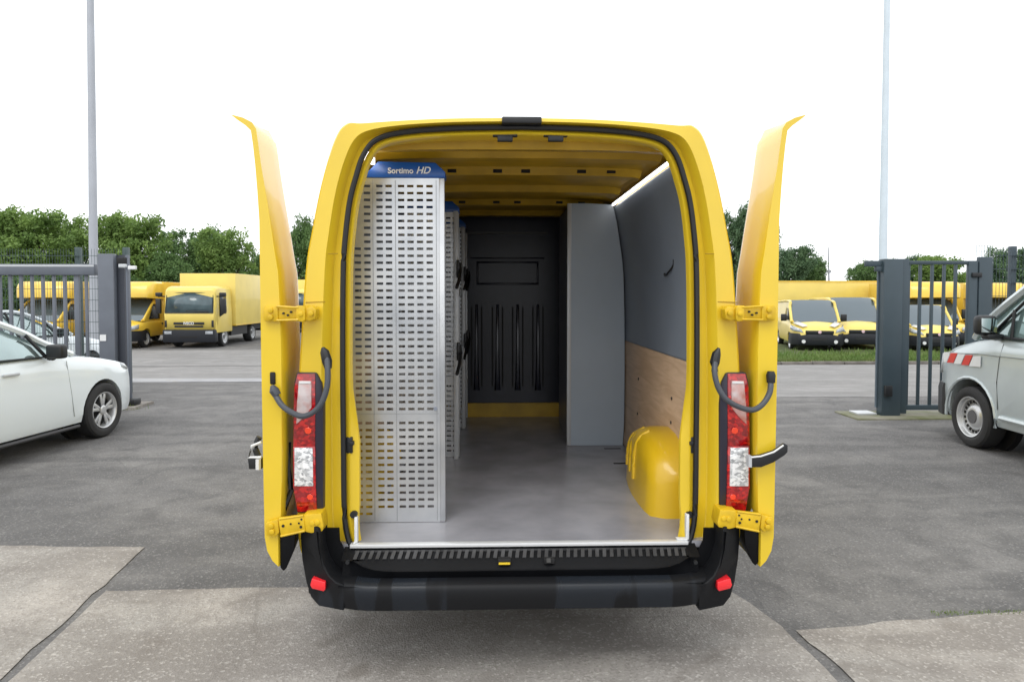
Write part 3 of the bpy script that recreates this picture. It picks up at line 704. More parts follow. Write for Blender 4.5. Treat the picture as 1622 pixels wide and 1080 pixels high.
def shelf_unit(label, Y0, Y1, front, pxr, cap_px):
    """front: perforated end panel at Y0; aisle plane at pxr"""
    X1 = at(pxr, 600, Y0).x; X0 = XC - .842
    un = empty('shelving_unit', label, 'shelving', (X1 - .2, Y0, FZ))
    un['group'] = 'shelving units along the left wall'
    ztop = 2.283
    sx = Y0 / F
    cols = [at(c, 600, Y0).x for c in (568.4, 583.4, 603, 617.5, 637, 651.5, 666.5, 681.5)] if front else [X1 - (705 - c) * 3.37 / F for c in (568.4, 583.4, 603, 617.5, 637, 651.5, 666.5, 681.5, 696)]
    cols = [c for c in cols if c > X0 + .02]
    rws = [at(620, 295 + 11.02 * k, 3.37).z for k in range(49) if k != 33]
    rws = [r for r in rws if r > FZ + .03]
    sk = lambda c, r: (c == 0 and r < 9) or (c > 1 and r > len(rws) - 2) if front else False
    xl = (lambda z: X0 + max(0, (z - 1.93)) * .27) if front else (lambda z: X0 + max(0, (z - 1.93)) * .30)
    pan = perforated(X0, X1 - .026, FZ + .002, ztop, Y0, cols, 10 * 3.37 / F, rws, 3.9 * 3.37 / F, sk, xl).build('end_panel', GALV, un, solid=.0016, flat=True)
    # folded flange along the aisle
    MB().box((X1 - .026, Y0 - .003, FZ + .002), (X1, Y0 + .028, ztop)).build('upright', LGREY if not front else GALV, un, bevel=.003)
    MB().box((X1 - .03, Y1 - .02, FZ + .002), (X1, Y1, ztop)).build('upright', LGREY, un, bevel=.003)
    if front:
        se = MB()
        for px in (555.5, 592.5, 628, 692):
            x = at(px, 600, Y0).x; se.box((x - .0012, Y0 - .0035, FZ + .01), (x + .0012, Y0 - .001, ztop - (.35 if px < 560 else .01)))
        p = at(600, 655, Y0).z; se.box((X0 + .01, Y0 - .0035, p - .0012), (X1 - .03, Y0 - .001, p + .0012)); se.build('panel_seam', mat('seam_grey', (.33, .34, .35), .5, metal=.4), pan)
        for px in (559, 690):
            p = at(px, 647, Y0); MB().cyl(p + Vector((0, -.008, 0)), p, .010, 8).build('screw', mat('zinc_screw', (.3, .33, .4), .35, metal=.7), pan)
    # trays
    for z in (FZ + .10, FZ + .62, FZ + 1.12):
        t = MB(); xa = X0 + .05; xb = X1 - (.30 if front else .04)
        t.box((xa, Y0 + .03, z), (xb, Y1 - .03, z + .004)).box((xb - .003, Y0 + .03, z), (xb, Y1 - .03, z + .06)).box((xa, Y0 + .03, z), (xa + .003, Y1 - .03, z + .06))
        t.build('tray', ALU, un)
    # blue end cap
    za, zc = ztop, ztop + .075
    xa = xl(ztop) ; pts = [(xa, za), (X1 + .004, za), (X1 + .004, za + .03), (X1 - .045, zc), (xa + .06, zc + .004), (xa + .01, za + .03)]
    MB().prism([Vector((x, Y0 - .008, z)) for x, z in pts], (0, .10, 0)).build('end_cap', BLUE, un, bevel=.004)
    # folding tray catches on the far upright
    for z in ((1.86, 1.30) if True else ()):
        h = MB(); h.tube([Vector((X1 + .012, Y1 - .03, z + .07)), Vector((X1 + .018, Y1 - .05, z + .02)), Vector((X1 + .014, Y1 - .16, z - .05)), Vector((X1 + .004, Y1 - .26, z - .10))], .012, 8)
        h.cbox((X1 + .002, Y1 - .03, z + .03), (.02, .05, .12)).build('tray_catch', RUB, un, bevel=.002)
    return un, X0, X1, ztop
u1, a0, a1, zt_ = shelf_unit('tall perforated metal shelf end panel with blue lettered cap nearest the doors', 3.37, 4.68, True, 705, None)
p = at(651, 270.5, 3.36)
cap = [c for c in u1.children if c.name.startswith('end_cap')][0]
text('lettering', 'Sortimo', .038, WPL, cap, (at(634.5, 271, 3.36).x, 3.36, at(638, 271, 3.36 ).z), bold=.0008)
text('lettering', 'HD', .046, WPL, cap, (at(670, 270.5, 3.36).x, 3.36, at(670, 270.5, 3.36).z), shear=.3, bold=.0008)
shelf_unit('middle perforated shelf upright with blue cap and black catches, behind the lettered one', 4.74, 5.76, False, 727.5, None)
shelf_unit('farthest grey shelf upright next to the dark bulkhead', 5.80, 6.28, False, 737.5, None)
# partition on the right
YP = 5.07
pr = [p for p in off(IC, .02) if p.x > .5 and p.y < 2.385]
pt = empty('partition_panel', 'tall grey partition panel with light edge strip standing on the cargo floor at right', 'partition', (XC + .65, YP, FZ))
xa = at(904, 600, YP).x
po = [Vector((xa, YP, FZ + .002))] + [Vector((xa, YP, 2.392))] + [Vector((XC + .60, YP, 2.392))] + [Vector((XC + p.x, YP, p.y)) for p in pr if p.x > .62] 
po[-1].z = FZ + .002
MB().prism(po, (0, .018, 0)).build('panel', mat('partition_grey', (.36, .42, .49), .42, var=.08, vscale=2), pt)
MB().box((at(898, 600, YP).x, YP - .006, FZ + .002), (xa + .002, YP + .024, 2.392)).build('edge_strip', LGREY, pt, bevel=.003)
# panel returns forward (side wall of the unit)
MB().box((xa, YP + .018, FZ + .002), (xa + .015, YP + .9, 2.39)).build('side_panel', PGREY, pt)

# =====================================================================
# OTHER VEHICLES (built at the origin, nose toward +Y, then placed)
# =====================================================================
def lower_body(st, hood=.5):
    rows = []
    for y, zb, zs, w, zt in st:
        h = [(w * .80, zb), (w * .955, zb + .03), (w * .99, zb + .12), (w, zb + (zs - zb) * .45), (w * .995, zs - .16), (w * .975, zs - .05), (w * .93, zs), (w * hood, zs + (zt - zs) * .75), (0, zt)]
        rows.append([Vector((x, y, z)) for x, z in h] + [Vector((-x, y, z)) for x, z in h[::-1][1:]])
    return MB().grid(rows, True, True)
def greenhouse(parent, st, glassm, paint, pillar, roof_from, roof_to, dro=.0, sidem=None):
    """st: (y, z_base, w_base, z_roof, w_roof) ; faces are sorted into windscreen, side windows, rear window"""
    rows = []
    for y, zb, wb, zr, wr in st:
        h = [(wb, zb), (wb + (wr - wb) * .45, zb + (zr - zb) * .5), (wr, zr - .05 * min(1, (zr - zb) / .3)), (wr * .86, zr - .012), (wr * .45, zr), (0, zr)]
        rows.append([Vector((x, y, z)) for x, z in h] + [Vector((-x, y, z)) for x, z in h[::-1][1:]])
    n = len(rows[0]); groups = {}
    for i in range(len(rows) - 1):
        for j in range(n - 1):
            q = (rows[i][j], rows[i][j + 1], rows[i + 1][j + 1], rows[i + 1][j]); c = sum(q, Vector()) / 4
            side = j in (0, 1, n - 2, n - 3)
            if side: key = ('side_window', c.x > 0)
            elif roof_from <= c.y <= roof_to: key = ('roof', 0)
            elif c.y > roof_to: key = ('windscreen', 0)
            else: key = ('rear_window', 0)
            groups.setdefault(key, MB()).add(q, [(0, 1, 2, 3)])
    for (k, s), g in groups.items(): g.build(k, paint if k == 'roof' else (sidem or glassm) if k == 'side_window' else glassm, parent, smooth=45)
    return rows
def bars(name, m, parent, paths, r):
    g = MB()
    for p in paths: g.tube(p, r, 6)
    return g.build(name, m, parent, split=True)
def arches(body, ax, r, w, xin=.52):
    c = MB()
    for y, z in ax:
        for s in (-1, 1): c.cyl((s * xin, y, z), (s * (w + .3), y, z), r, 28)
    boolcut(body, c)

def hatchback(name, label):
    t = empty(name, label, 'car')
    w = .90
    body = lower_body([(-2.07, .48, .95, .62, .99), (-2.0, .32, 1.02, .80, 1.06), (-1.75, .24, 1.07, .88, 1.11), (-1.2, .22, 1.07, w, 1.10), (0, .22, 1.05, w, 1.07), (.45, .22, 1.045, w, 1.07), (.80, .22, 1.03, w, 1.08), (1.10, .22, 1.00, .90, 1.06), (1.45, .22, .95, .89, 1.01), (1.75, .22, .89, .87, .95), (2.02, .22, .82, .81, .87), (2.18, .23, .76, .68, .80), (2.28, .27, .68, .48, .71), (2.31, .33, .60, .25, .61)]).build('body', WHT, t, smooth=50)
    arches(body, ((1.42, .33), (-1.22, .33)), .375, w)
    A = greenhouse(t, [(-1.98, 1.04, .74, 1.075, .70), (-1.55, 1.07, .82, 1.43, .60), (-1.2, 1.07, .855, 1.50, .62), (-.4, 1.05, .87, 1.545, .64), (-.10, 1.04, .87, 1.52, .63), (.35, 1.04, .86, 1.32, .70), (.85, 1.02, .83, 1.10, .80), (.95, 1.02, .80, 1.05, .78)], GLASS, WHT, None, -1.6, -.05, sidem=GLASSC)
    for s in (-1, 1):
        rail = [Vector((s * x, y, z)) for x, y, z in ((.83, .96, 1.045), (.765, .60, 1.20), (.71, .34, 1.34), (.650, -.08, 1.485), (.655, -.5, 1.515), (.635, -1.2, 1.47), (.66, -1.62, 1.33), (.76, -1.98, 1.07))]
        bars('roof_rail', WHT, t, [catm(rail, 4)], .035)
        bars('pillar', RUB, t, [[Vector((s * .885, -.35, 1.04)), Vector((s * .68, -.45, 1.50))], [Vector((s * .885, .52, 1.04)), Vector((s * .76, .38, 1.29))]], .02)
        bars('window_trim', RUB, t, [[Vector((s * .872, .80, 1.045)), Vector((s * .88, -.1, 1.062)), Vector((s * .868, -1.2, 1.085))]], .010)
        bars('door_seam', mat('seam_soft', (.30, .32, .33), .6), t, [[Vector((s * .897, .90, .34)), Vector((s * .899, .86, .60)), Vector((s * .890, .80, .98))], [Vector((s * .897, -.22, .27)), Vector((s * .899, -.22, .60)), Vector((s * .888, -.20, 1.01))]], .004)
        bars('sill_strip', mat('sill_dark', (.05, .05, .055), .6), t, [[Vector((s * .872, 1.0, .215)), Vector((s * .872, -.8, .215))]], .02)
        MB().cbox((s * .905, .02, .915), (.03, .20, .026)).build('handle', LGREY, t, bevel=.008)
        mr = MB().cbox((s * 1.00, .52, 1.11), (.19, .11, .15)).cbox((s * .92, .54, 1.04), (.10, .06, .06)).build('wing_mirror', RUB, t, bevel=.03, segs=3)
        MB().grid([[Vector((s * x, y, z)) for x, y, z in r_] for r_ in (((.77, 1.80, .865), (.76, 1.95, .825), (.64, 2.12, .785)), ((.82, 1.82, .80), (.80, 1.98, .76), (.68, 2.14, .715)))]).build('headlight', LENSW, t, solid=.05)
        wheel(t, s * .80, 1.42, .33, .21, s, 'alloy'); wheel(t, s * .80, -1.22, .325, .21, s, 'alloy')
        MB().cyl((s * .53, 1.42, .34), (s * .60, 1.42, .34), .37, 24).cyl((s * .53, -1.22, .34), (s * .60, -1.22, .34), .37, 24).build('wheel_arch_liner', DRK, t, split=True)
    bars('lower_grille', RUB, t, [[Vector((-.55, 2.26, .36)), Vector((0, 2.335, .36)), Vector((.55, 2.26, .36))]], .05)
    return t
wc = hatchback('parked_car', 'white hatchback parked at left in front of the sliding gate')
wc.location = (-5.72, 7.02, 0); wc.rotation_euler = (0, 0, -R(6))
wc2 = copy_tree(wc); wc2['label'] = 'second white car seen behind the bars of the sliding gate'
wc2.location = (-9.1, 12.6, -.09); wc2.rotation_euler = (0, 0, -R(6))

def transporter():
    t = empty('silver_van', 'silver grey van with red and white warning stripes on its front wing, parked at right', 'van')
    w = .95
    body = lower_body([(-2.4, .40, 1.20, .86, 1.24), (-2.3, .3, 1.24, .93, 1.28), (-1, .28, 1.26, w, 1.30), (.7, .28, 1.26, w, 1.32), (1.15, .28, 1.25, w, 1.33), (1.5, .27, 1.20, .945, 1.28), (1.85, .27, 1.12, .93, 1.20), (2.12, .25, 1.03, .89, 1.10), (2.30, .25, .92, .79, .99), (2.41, .28, .80, .62, .86), (2.46, .34, .66, .42, .72)]).build('body', SILV, t, smooth=50)
    arches(body, ((1.52, .36), (-1.48, .36)), .415, w, .6)
    greenhouse(t, [(-2.38, 1.22, .88, 1.92, .74), (-2.2, 1.24, .91, 1.98, .78), (0, 1.24, .92, 2.0, .80), (.50, 1.24, .92, 1.98, .79), (.90, 1.24, .91, 1.76, .82), (1.37, 1.24, .89, 1.44, .84), (1.60, 1.20, .84, 1.27, .80)], GLASS, SILV, None, -2.3, .55, sidem=mat('van_side_glass', (.20, .30, .30), .06, metal=.5, spec=1, coat=1))
    for s in (-1, 1):
        bars('roof_rail', SILV, t, [catm([Vector((s * x, y, z)) for x, y, z in ((.84, 1.60, 1.23), (.86, 1.40, 1.40), (.835, .95, 1.71), (.805, .53, 1.93), (.815, -.1, 1.96), (.79, -2.2, 1.94))], 4)], .045)
        bars('window_trim', RUB, t, [[Vector((s * .905, 1.27, 1.265)), Vector((s * .930, .4, 1.265)), Vector((s * .93, -.5, 1.265))], [Vector((s * .90, 1.25, 1.28)), Vector((s * .885, .93, 1.54)), Vector((s * .87, .59, 1.81))], [Vector((s * .925, .91, 1.26)), Vector((s * .90, .91, 1.56))]], .016)
        bars('door_seam', mat('seam_dark', (.10, .11, .11), .6), t, [[Vector((s * .9495, 1.06, .50)), Vector((s * .9495, 1.08, .8)), Vector((s * .9475, 1.05, 1.04)), Vector((s * .926, 1.02, 1.20))], [Vector((s * .952, .02, .40)), Vector((s * .955, .02, .8)), Vector((s * .93, .02, 1.24))]], .005)
        bars('crease', mat('crease_grey', (.26, .29, .30), .5), t, [[Vector((s * .940, 1.85, 1.035)), Vector((s * .950, 1.4, 1.065)), Vector((s * .951, 0, 1.085)), Vector((s * .948, -2, 1.085))]], .006)
        bars('sill_moulding', SILV, t, [[Vector((s * .945, 1.02, .42)), Vector((s * .950, 0, .42)), Vector((s * .948, -1, .42))]], .028)
        bars('arch_lip', SILV, t, [[Vector((s * .945, 1.52 + .428 * math.cos(a), .36 + .428 * math.sin(a))) for a in [R(-8 + 14 * k) for k in range(15)]]], .018)
        MB().cbox((s * 1.06, 1.12, 1.395), (.21, .13, .21)).build('wing_mirror', RUB, t, bevel=.05, segs=3)
        MB().cbox((s * 1.06, 1.052, 1.395), (.16, .006, .15)).build('mirror_glass', mat('mirror_glass', (.55, .6, .6), .03, metal=1.), t, bevel=.002)
        MB().cbox((s * .99, 1.10, 1.275), (.18, .12, .06)).build('mirror_arm', RUB, t, bevel=.02)
        MB().cbox((s * .95, .18, .93), (.03, .20, .03)).build('handle', RUB, t, bevel=.008)
        # warning stripes on the wing
        for k, c in enumerate((WPL, mat('stripe_red', (.62, .045, .03), .4), WPL, mat('stripe_red', (0,) * 3), WPL)):
            y0 = 2.0 - k * .135; q = []
            for yy, zz in ((y0, 1.035), (y0 - .125, 1.045), (y0 - .125 + (.07 if k < 4 else 0), .925), (y0 + (.07 if k else 0), .915)):
                q.append(Vector((s * (.9535 if yy < 1.75 else .9535 - (yy - 1.75) * .028 + .004), yy, zz)))
            MB().prism(q, (s * .004, 0, 0)).build('warning_stripe', c, t)
        MB().grid([[Vector((s * x, y, z)) for x, y, z in r_] for r_ in (((.86, 2.14, 1.01), (.78, 2.27, .97), (.58, 2.36, .90)), ((.885, 2.14, .80), (.80, 2.28, .76), (.58, 2.40, .72)))]).build('headlight', LENSW, t, solid=.04)
        wheel(t, s * .845, 1.52, .345, .225, s, 'steel'); wheel(t, s * .845, -1.48, .345, .225, s, 'steel')
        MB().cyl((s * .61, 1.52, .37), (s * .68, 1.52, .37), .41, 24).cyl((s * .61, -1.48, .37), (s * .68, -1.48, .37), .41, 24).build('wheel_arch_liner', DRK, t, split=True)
    B = []
    for x, y in ((-.92, 2.06), (-.86, 2.24), (-.68, 2.40), (-.3, 2.50), (.3, 2.50), (.68, 2.40), (.86, 2.24), (.92, 2.06)):
        B.append([Vector((x * k, y + d, z)) for k, d, z in ((1, 0, .28), (1, .01, .34), (1, .015, .60), (.99, 0, .66), (.9, -.08, .66), (.9, -.1, .28))])
    MB().grid(B, True, True).build('bumper', mat('dark_bumper', (.03, .032, .036), .5), t)
    return t
sv = transporter(); sv.location = (6.24, 5.93, 0); sv.rotation_euler = (0, 0, -R(3))

# ---- yellow vans and trucks far across the road ----
def far_van(name, label, h=1.98, wdt=.95, paint=YELF, L=5.0, accent=True, face=1):
    t = empty(name, label, 'van'); w = wdt; hb = L / 2
    k = h / 1.98
    body = lower_body([(-hb, .35, 1.1, w * .92, 1.15), (-hb + .15, .3, 1.15, w, 1.2), (0, .3, 1.15, w, 1.2), (hb - 1.5, .3, 1.13, w, 1.2), (hb - .95, .3, 1.06, w, 1.17), (hb - .5, .3, .98, w * .97, 1.08), (hb - .25, .3, .88, w * .88, .98), (hb - .05, .3, .74, w * .70, .84), (hb, .36, .62, w * .5, .70)]).build('body', paint, t, smooth=50)
    arches(body, ((hb - .95, .33), (-hb + 1.05, .33)), .40, w, .6)
    rf = hb - 1.85
    greenhouse(t, [(-hb + .02, 1.1, w * .93, h - .06, w * .84), (rf, 1.1, w * .95, h, w * .84), (rf + .35, 1.1, w * .95, h - .22 * k, w * .88), (hb - .98, 1.09, w * .93, 1.28, w * .88), (hb - .80, 1.08, w * .88, 1.12, w * .82)], mat('far_windscreen', (.07, .10, .12), .08, metal=.25, spec=.8, coat=.8), mat('pale_roof', (.74, .70, .55), .35, coat=.4) if accent else paint, None, -hb, rf + .02, sidem=paint)
    for s in (-1, 1):
        bars('pillar', paint, t, [catm([Vector((s * x, y, z)) for x, y, z in ((w * .92, hb - .85, 1.12), (w * .91, hb - 1.05, 1.32), (w * .89, rf + .36, h - .27 * k), (w * .845, rf, h - .05), (w * .84, -hb + .1, h - .1))], 3)], .055)
        g = MB(); g.add([(s * (w * .955 + .012), rf + .75, 1.18), (s * (w * .955 + .012), rf - .45, 1.18), (s * (w * .90 + .012), rf - .40, h - .32), (s * (w * .90 + .012), rf + .18, h - .34), ], [(0, 1, 2, 3)]).build('side_window', mat('far_side_glass', (.03, .035, .04), .1), t, solid=.01)
        MB().cbox((s * (w + .16), rf + .62, 1.28), (.22, .10, .28)).cbox((s * (w + .02), rf + .62, 1.22), (.16, .06, .06)).build('wing_mirror', RUB, t, bevel=.03)
        hd = MB(); hd.grid([[Vector((s * x, y, z)) for x, y, z in r_] for r_ in (((w * .985, hb - .58, 1.02), (w * .92, hb - .33, .97), (w * .66, hb - .13, .86)), ((w * 1.0, hb - .52, .84), (w * .94, hb - .22, .80), (w * .60, hb - .03, .73)))]).build('headlight', LENSW, t, solid=.04)
        p = Vector((s * w * .60, hb + .035, .40)); MB().cyl(p, p + Vector((0, .02, 0)), .07, 12).build('fog_lamp', WPL, t)
        wheel(t, s * (w - .12), hb - .95, .33, .21, s, 'steel_far'); wheel(t, s * (w - .12), -hb + 1.05, .33, .21, s, 'steel_far')
        if accent:
            MB().grid([[Vector((s * x, y, z)) for x, y, z in r_] for r_ in (((w * .91, hb - .62, 1.09), (w * .80, hb - .36, 1.04), (w * .60, hb - .16, .95)), ((w * .72, hb - .78, 1.145), (w * .60, hb - .46, 1.10), (w * .40, hb - .20, 1.00)))]).build('pale_wing', mat('pale_fade', (.70, .69, .64), .35, coat=.5), t, solid=.012)
    B = []
    for x, y in ((-1.01, -.72), (-.97, -.35), (-.78, -.08), (-.4, .03), (.4, .03), (.78, -.08), (.97, -.35), (1.01, -.72)):
        B.append([Vector((x * w, hb + y + d, z)) for d, z in ((-.02, .26), (.02, .32), (.02, .60), (-.03, .70), (-.2, .70), (-.2, .26))])
    MB().grid(B, True, True).build('bumper', mat('far_bumper', (.018, .020, .025), .5, spec=.3), t)
    MB().box((-.50, hb - .02, .70), (.50, hb + .035, .82)).build('grille', RUB, t, bevel=.01)
    MB().cyl((0, hb + .03, .765), (0, hb + .05, .765), .06, 14).build('badge', mat('badge_pink', (.70, .50, .55), .4), t)
    MB().box((-.26, hb + .03, .44), (.26, hb + .06, .55)).build('plate_holder', RUB, t)
    return t
def front_to_camera(o, x, y, deg=0.): o.location = (x, y, gz(y)); o.rotation_euler = (0, 0, PI + R(deg))
G1 = 'yellow vans parked on the grass across the road'
v1 = far_van('parked_van', 'yellow van with pale wings facing the road on the grass, nearest the open right door'); front_to_camera(v1, 13.1, 28.0, -15)
v1['group'] = G1
v2 = far_van('parked_van', 'higher roofed yellow van half hidden by the pale lamp pole', 2.08, 1.0, YELF, 5.4, False); front_to_camera(v2, 15.0, 28.7, -13); v2['group'] = G1
v3 = copy_tree(v1); v3['label'] = 'yellow van with pale bonnet just right of the wide gate post'; front_to_camera(v3, 17.3, 27.4, -12); v3.scale = (.9, .9, .9)

def luton(name, label, h=2.75, Lb=4.2, paint=YELA):
    t = empty(name, label, 'truck'); w = .98
    cab = lower_body([(-.2, .42, 1.12, w, 1.2), (.9, .42, 1.12, w, 1.2), (1.45, .40, 1.06, w, 1.2), (1.95, .38, .98, w * .96, 1.08), (2.2, .36, .88, w * .88, .98), (2.4, .38, .74, w * .72, .85), (2.46, .42, .62, w * .5, .7)]).build('cab', paint, t, smooth=50)
    arches(cab, ((1.45, .36),), .43, w, .6)
    greenhouse(t, [(-.15, 1.1, w * .96, 2.0, w * .88), (.55, 1.1, w * .96, 2.0, w * .88), (.95, 1.1, w * .95, 1.72, w * .90), (1.45, 1.09, w * .93, 1.28, w * .88), (1.62, 1.08, w * .88, 1.12, w * .82)], mat('far_windscreen', (0,) * 3), paint, None, -.2, .6, sidem=paint)
    for s in (-1, 1):
        bars('pillar', paint, t, [[Vector((s * w * .92, 1.58, 1.12)), Vector((s * w * .93, .97, 1.70)), Vector((s * w * .89, .55, 1.97))]], .05)
        MB().add([(s * (w * .965 + .012), 1.22, 1.16), (s * (w * .965 + .012), .25, 1.16), (s * (w * .92 + .012), .30, 1.80), (s * (w * .92 + .012), .72, 1.80)], [(0, 1, 2, 3)]).build('side_window', mat('far_side_glass', (0,) * 3), t, solid=.01)
        MB().cbox((s * (w + .22), 1.12, 1.38), (.24, .12, .40)).cbox((s * (w + .05), 1.10, 1.25), (.22, .06, .06)).build('wing_mirror', RUB, t, bevel=.03)
        MB().grid([[Vector((s * x, y, z)) for x, y, z in r_] for r_ in (((w * .98, 2.05, .98), (w * .90, 2.25, .94), (w * .66, 2.38, .86)), ((w * .98, 2.08, .80), (w * .92, 2.30, .78), (w * .62, 2.46, .72)))]).build('headlight', LENSW, t, solid=.04)
        wheel(t, s * (w - .12), 1.45, .36, .22, s, 'steel_far'); wheel(t, s * (w - .12), -Lb + 1.2, .36, .22, s, 'steel_far')
    B = []
    for x, y in ((-1.01, 1.72), (-.97, 2.12), (-.78, 2.38), (-.4, 2.5), (.4, 2.5), (.78, 2.38), (.97, 2.12), (1.01, 1.72)):
        B.append([Vector((x * w, y + d, z)) for d, z in ((-.02, .30), (.02, .36), (.02, .62), (-.03, .72), (-.2, .72), (-.2, .30))])
    MB().grid(B, True, True).build('bumper', mat('far_bumper', (0,) * 3), t)
    MB().box((-.45, 2.42, .74), (.45, 2.48, .86)).build('grille', RUB, t, bevel=.01)
    bx = MB().box((-1.06, -Lb, .55), (1.06, .1, h)).build('cargo_box', paint, t, bevel=.03)
    nose = MB(); rows = []
    for y, z0, zt, ww in ((.1, 2.02, h, 1.06), (.6, 2.02, h, 1.06), (1.0, 2.04, h - .03, 1.05), (1.22, 2.06, h - .22, .98), (1.32, 2.08, 2.28, .88)):
        rows.append([Vector((x, y, z)) for x, z in ((-ww, z0), (ww, z0), (ww, zt - .08), (ww - .10, zt), (-ww + .10, zt), (-ww, zt - .08))])
    nose.grid(rows, True, True).build('box_nose', paint, t, smooth=50)
    MB().box((-.9, -Lb, .42), (.9, -.2, .55)).build('chassis', CHAS, t)
    bars('door_latch', RUB, t, [[Vector((w * 1.0 + .012, .16, .95)), Vector((w * 1.0 + .012, .06, .95))], [Vector((-w * 1.0 - .012, .16, .95)), Vector((-w * 1.0 - .012, .06, .95))]], .035)
    return t
l1 = luton('box_van', 'yellow box van with overhanging box nose beside the gate pillar, left of the larger truck'); front_to_camera(l1, -15.35, 30.2, 0)
G2 = 'yellow box vans with overhanging box nose'; l1['group'] = G2
l2 = copy_tree(l1); l2['label'] = 'yellow box van with overhanging nose seen through the bars of the sliding gate'; front_to_camera(l2, -18.55, 29.8, 0)
l3 = copy_tree(l1); l3['label'] = 'yellow box van with overhanging nose behind the narrow swing gate at right'; front_to_camera(l3, 18.9, 29.4, -14)
l4 = copy_tree(l1); l4['label'] = 'yellow box van behind the mesh fence above the silver van'; front_to_camera(l4, 23.3, 31.5, -12)

def eurotruck():
    t = empty('box_truck', 'yellow box truck with black bumper and tall windscreen facing the road at left', 'truck', group=None)
    w = 1.10; p = YELF
    rows = []
    for y, zb, ww, zt in ((-1.4, .62, w, 2.53), (-.2, .62, w, 2.55), (.10, .62, w * .985, 2.50), (.22, .62, w * .95, 2.38)):
        rows.append([Vector((x, y, z)) for x, z in ((-ww, zb), (ww, zb), (ww, 1.35), (ww * .95, zt - .10), (ww * .86, zt), (-ww * .86, zt), (-ww * .95, zt - .10), (-ww, 1.35))])
    c = MB().grid(rows, True, True).build('cab', p, t, bevel=.03)
    # sloped face
    fr = MB(); fr.grid([[Vector((x, y, z)) for x, y in ((-w * k, .16 + d - .10), (-w * .9 * k, .26 + d), (0, .30 + d), (w * .9 * k, .26 + d), (w * k, .16 + d - .10))] for z, d, k in ((.74, .04, .97), (1.38, .06, 1.0), (1.43, .05, 1.0), (2.28, -.10, .95), (2.44, -.20, .90))])
    fr.build('front_panel', p, t, solid=.02, smooth=30)
    MB().grid([[Vector((x * k, y + d, z)) for x, y in ((-w * .90, .275), (0, .315), (w * .90, .275))] for z, d, k in ((1.46, .045, .98), (2.26, -.095, .94))]).build('windscreen', mat('truck_windscreen', (.10, .15, .165), .12, spec=.5, coat=.25, col2=(.05, .075, .085), vscale=1.6), t, solid=.015)
    bars('windscreen_seal', RUB, t, [[Vector((-w * .87, .33, 1.44)), Vector((0, .37, 1.44)), Vector((w * .87, .33, 1.44))], [Vector((-w * .85, .19, 2.27)), Vector((0, .23, 2.27)), Vector((w * .85, .19, 2.27))], [Vector((-w * .88, .325, 1.44)), Vector((-w * .85, .19, 2.27))], [Vector((w * .88, .325, 1.44)), Vector((w * .85, .19, 2.27))], [Vector((-.8, .37, 1.50)), Vector((.1, .385, 1.53))]], .018)
    MB().box((-.62, .335, .965), (.62, .372, 1.065)).box((-.58, .335, .85), (.58, .372, .93)).build('grille_slot', RUB, t, bevel=.015)
    text('lettering', 'IVECO', .15, WPL, t, (0, .378, 1.015), (PI / 2, 0, PI), bold=.004)
    MB().box((-w * .96, .02, .24), (w * .96, .40, .76)).build('bumper', mat('far_bumper', (0,) * 3), t, bevel=.04)
    MB().box((-.35, .38, .42), (.35, .412, .50)).build('plate_holder', DRK, t)
    for s in (-1, 1):
        MB().box((s * .68, .38, .58), (s * .98, .415, .70)).build('headlight', LENSW, t, bevel=.01)
        MB().add([(s * w * 1.008, -.02, 1.28), (s * w * 1.008, -.75, 1.46), (s * w * .985, -.75, 2.26), (s * w * .975, -.12, 2.26)], [(0, 1, 2, 3)]).build('side_window', mat('far_side_glass', (0,) * 3), t, solid=.02)
        MB().cbox((s * (w + .22), .12, 1.72), (.20, .14, .62)).cbox((s * (w + .1), .1, 2.12), (.34, .05, .05)).cbox((s * (w + .2), .12, 2.2), (.24, .16, .16)).build('wing_mirror', RUB, t, bevel=.03)
        MB().box((s * (w * .82), .30, .86), (s * (w * .90), .335, 1.14)).build('air_slot', RUB, t, bevel=.01)
        wheel(t, s * .92, -.72, .42, .25, s, 'steel_far'); wheel(t, s * .86, -4.1, .42, .38, s, 'steel_far')
    MB().box((-.9, -6.3, .55), (.9, -.2, .84)).box((-1.05, -3.3, .42), (.9, -1.4, .80)).box((.7, -3.3, .42), (1.05, -1.6, .8)).box((-1.0, -6.7, .40), (1.0, -6.2, .8)).build('chassis', CHAS, t)
    MB().box((-1.2, -6.9, .86), (1.2, -1.55, 3.12)).build('cargo_box', p, t, bevel=.02)
    MB().box((-1.205, -6.9, .84), (1.205, -1.54, .90)).build('box_rail', YELA, t)
    return t
et = eurotruck(); front_to_camera(et, -12.42, 28.6, 0)
et2 = copy_tree(et); et2['label'] = 'yellow box truck farther back, in the slot between open left door and van body'; front_to_camera(et2, -11.4, 40.5, 0)
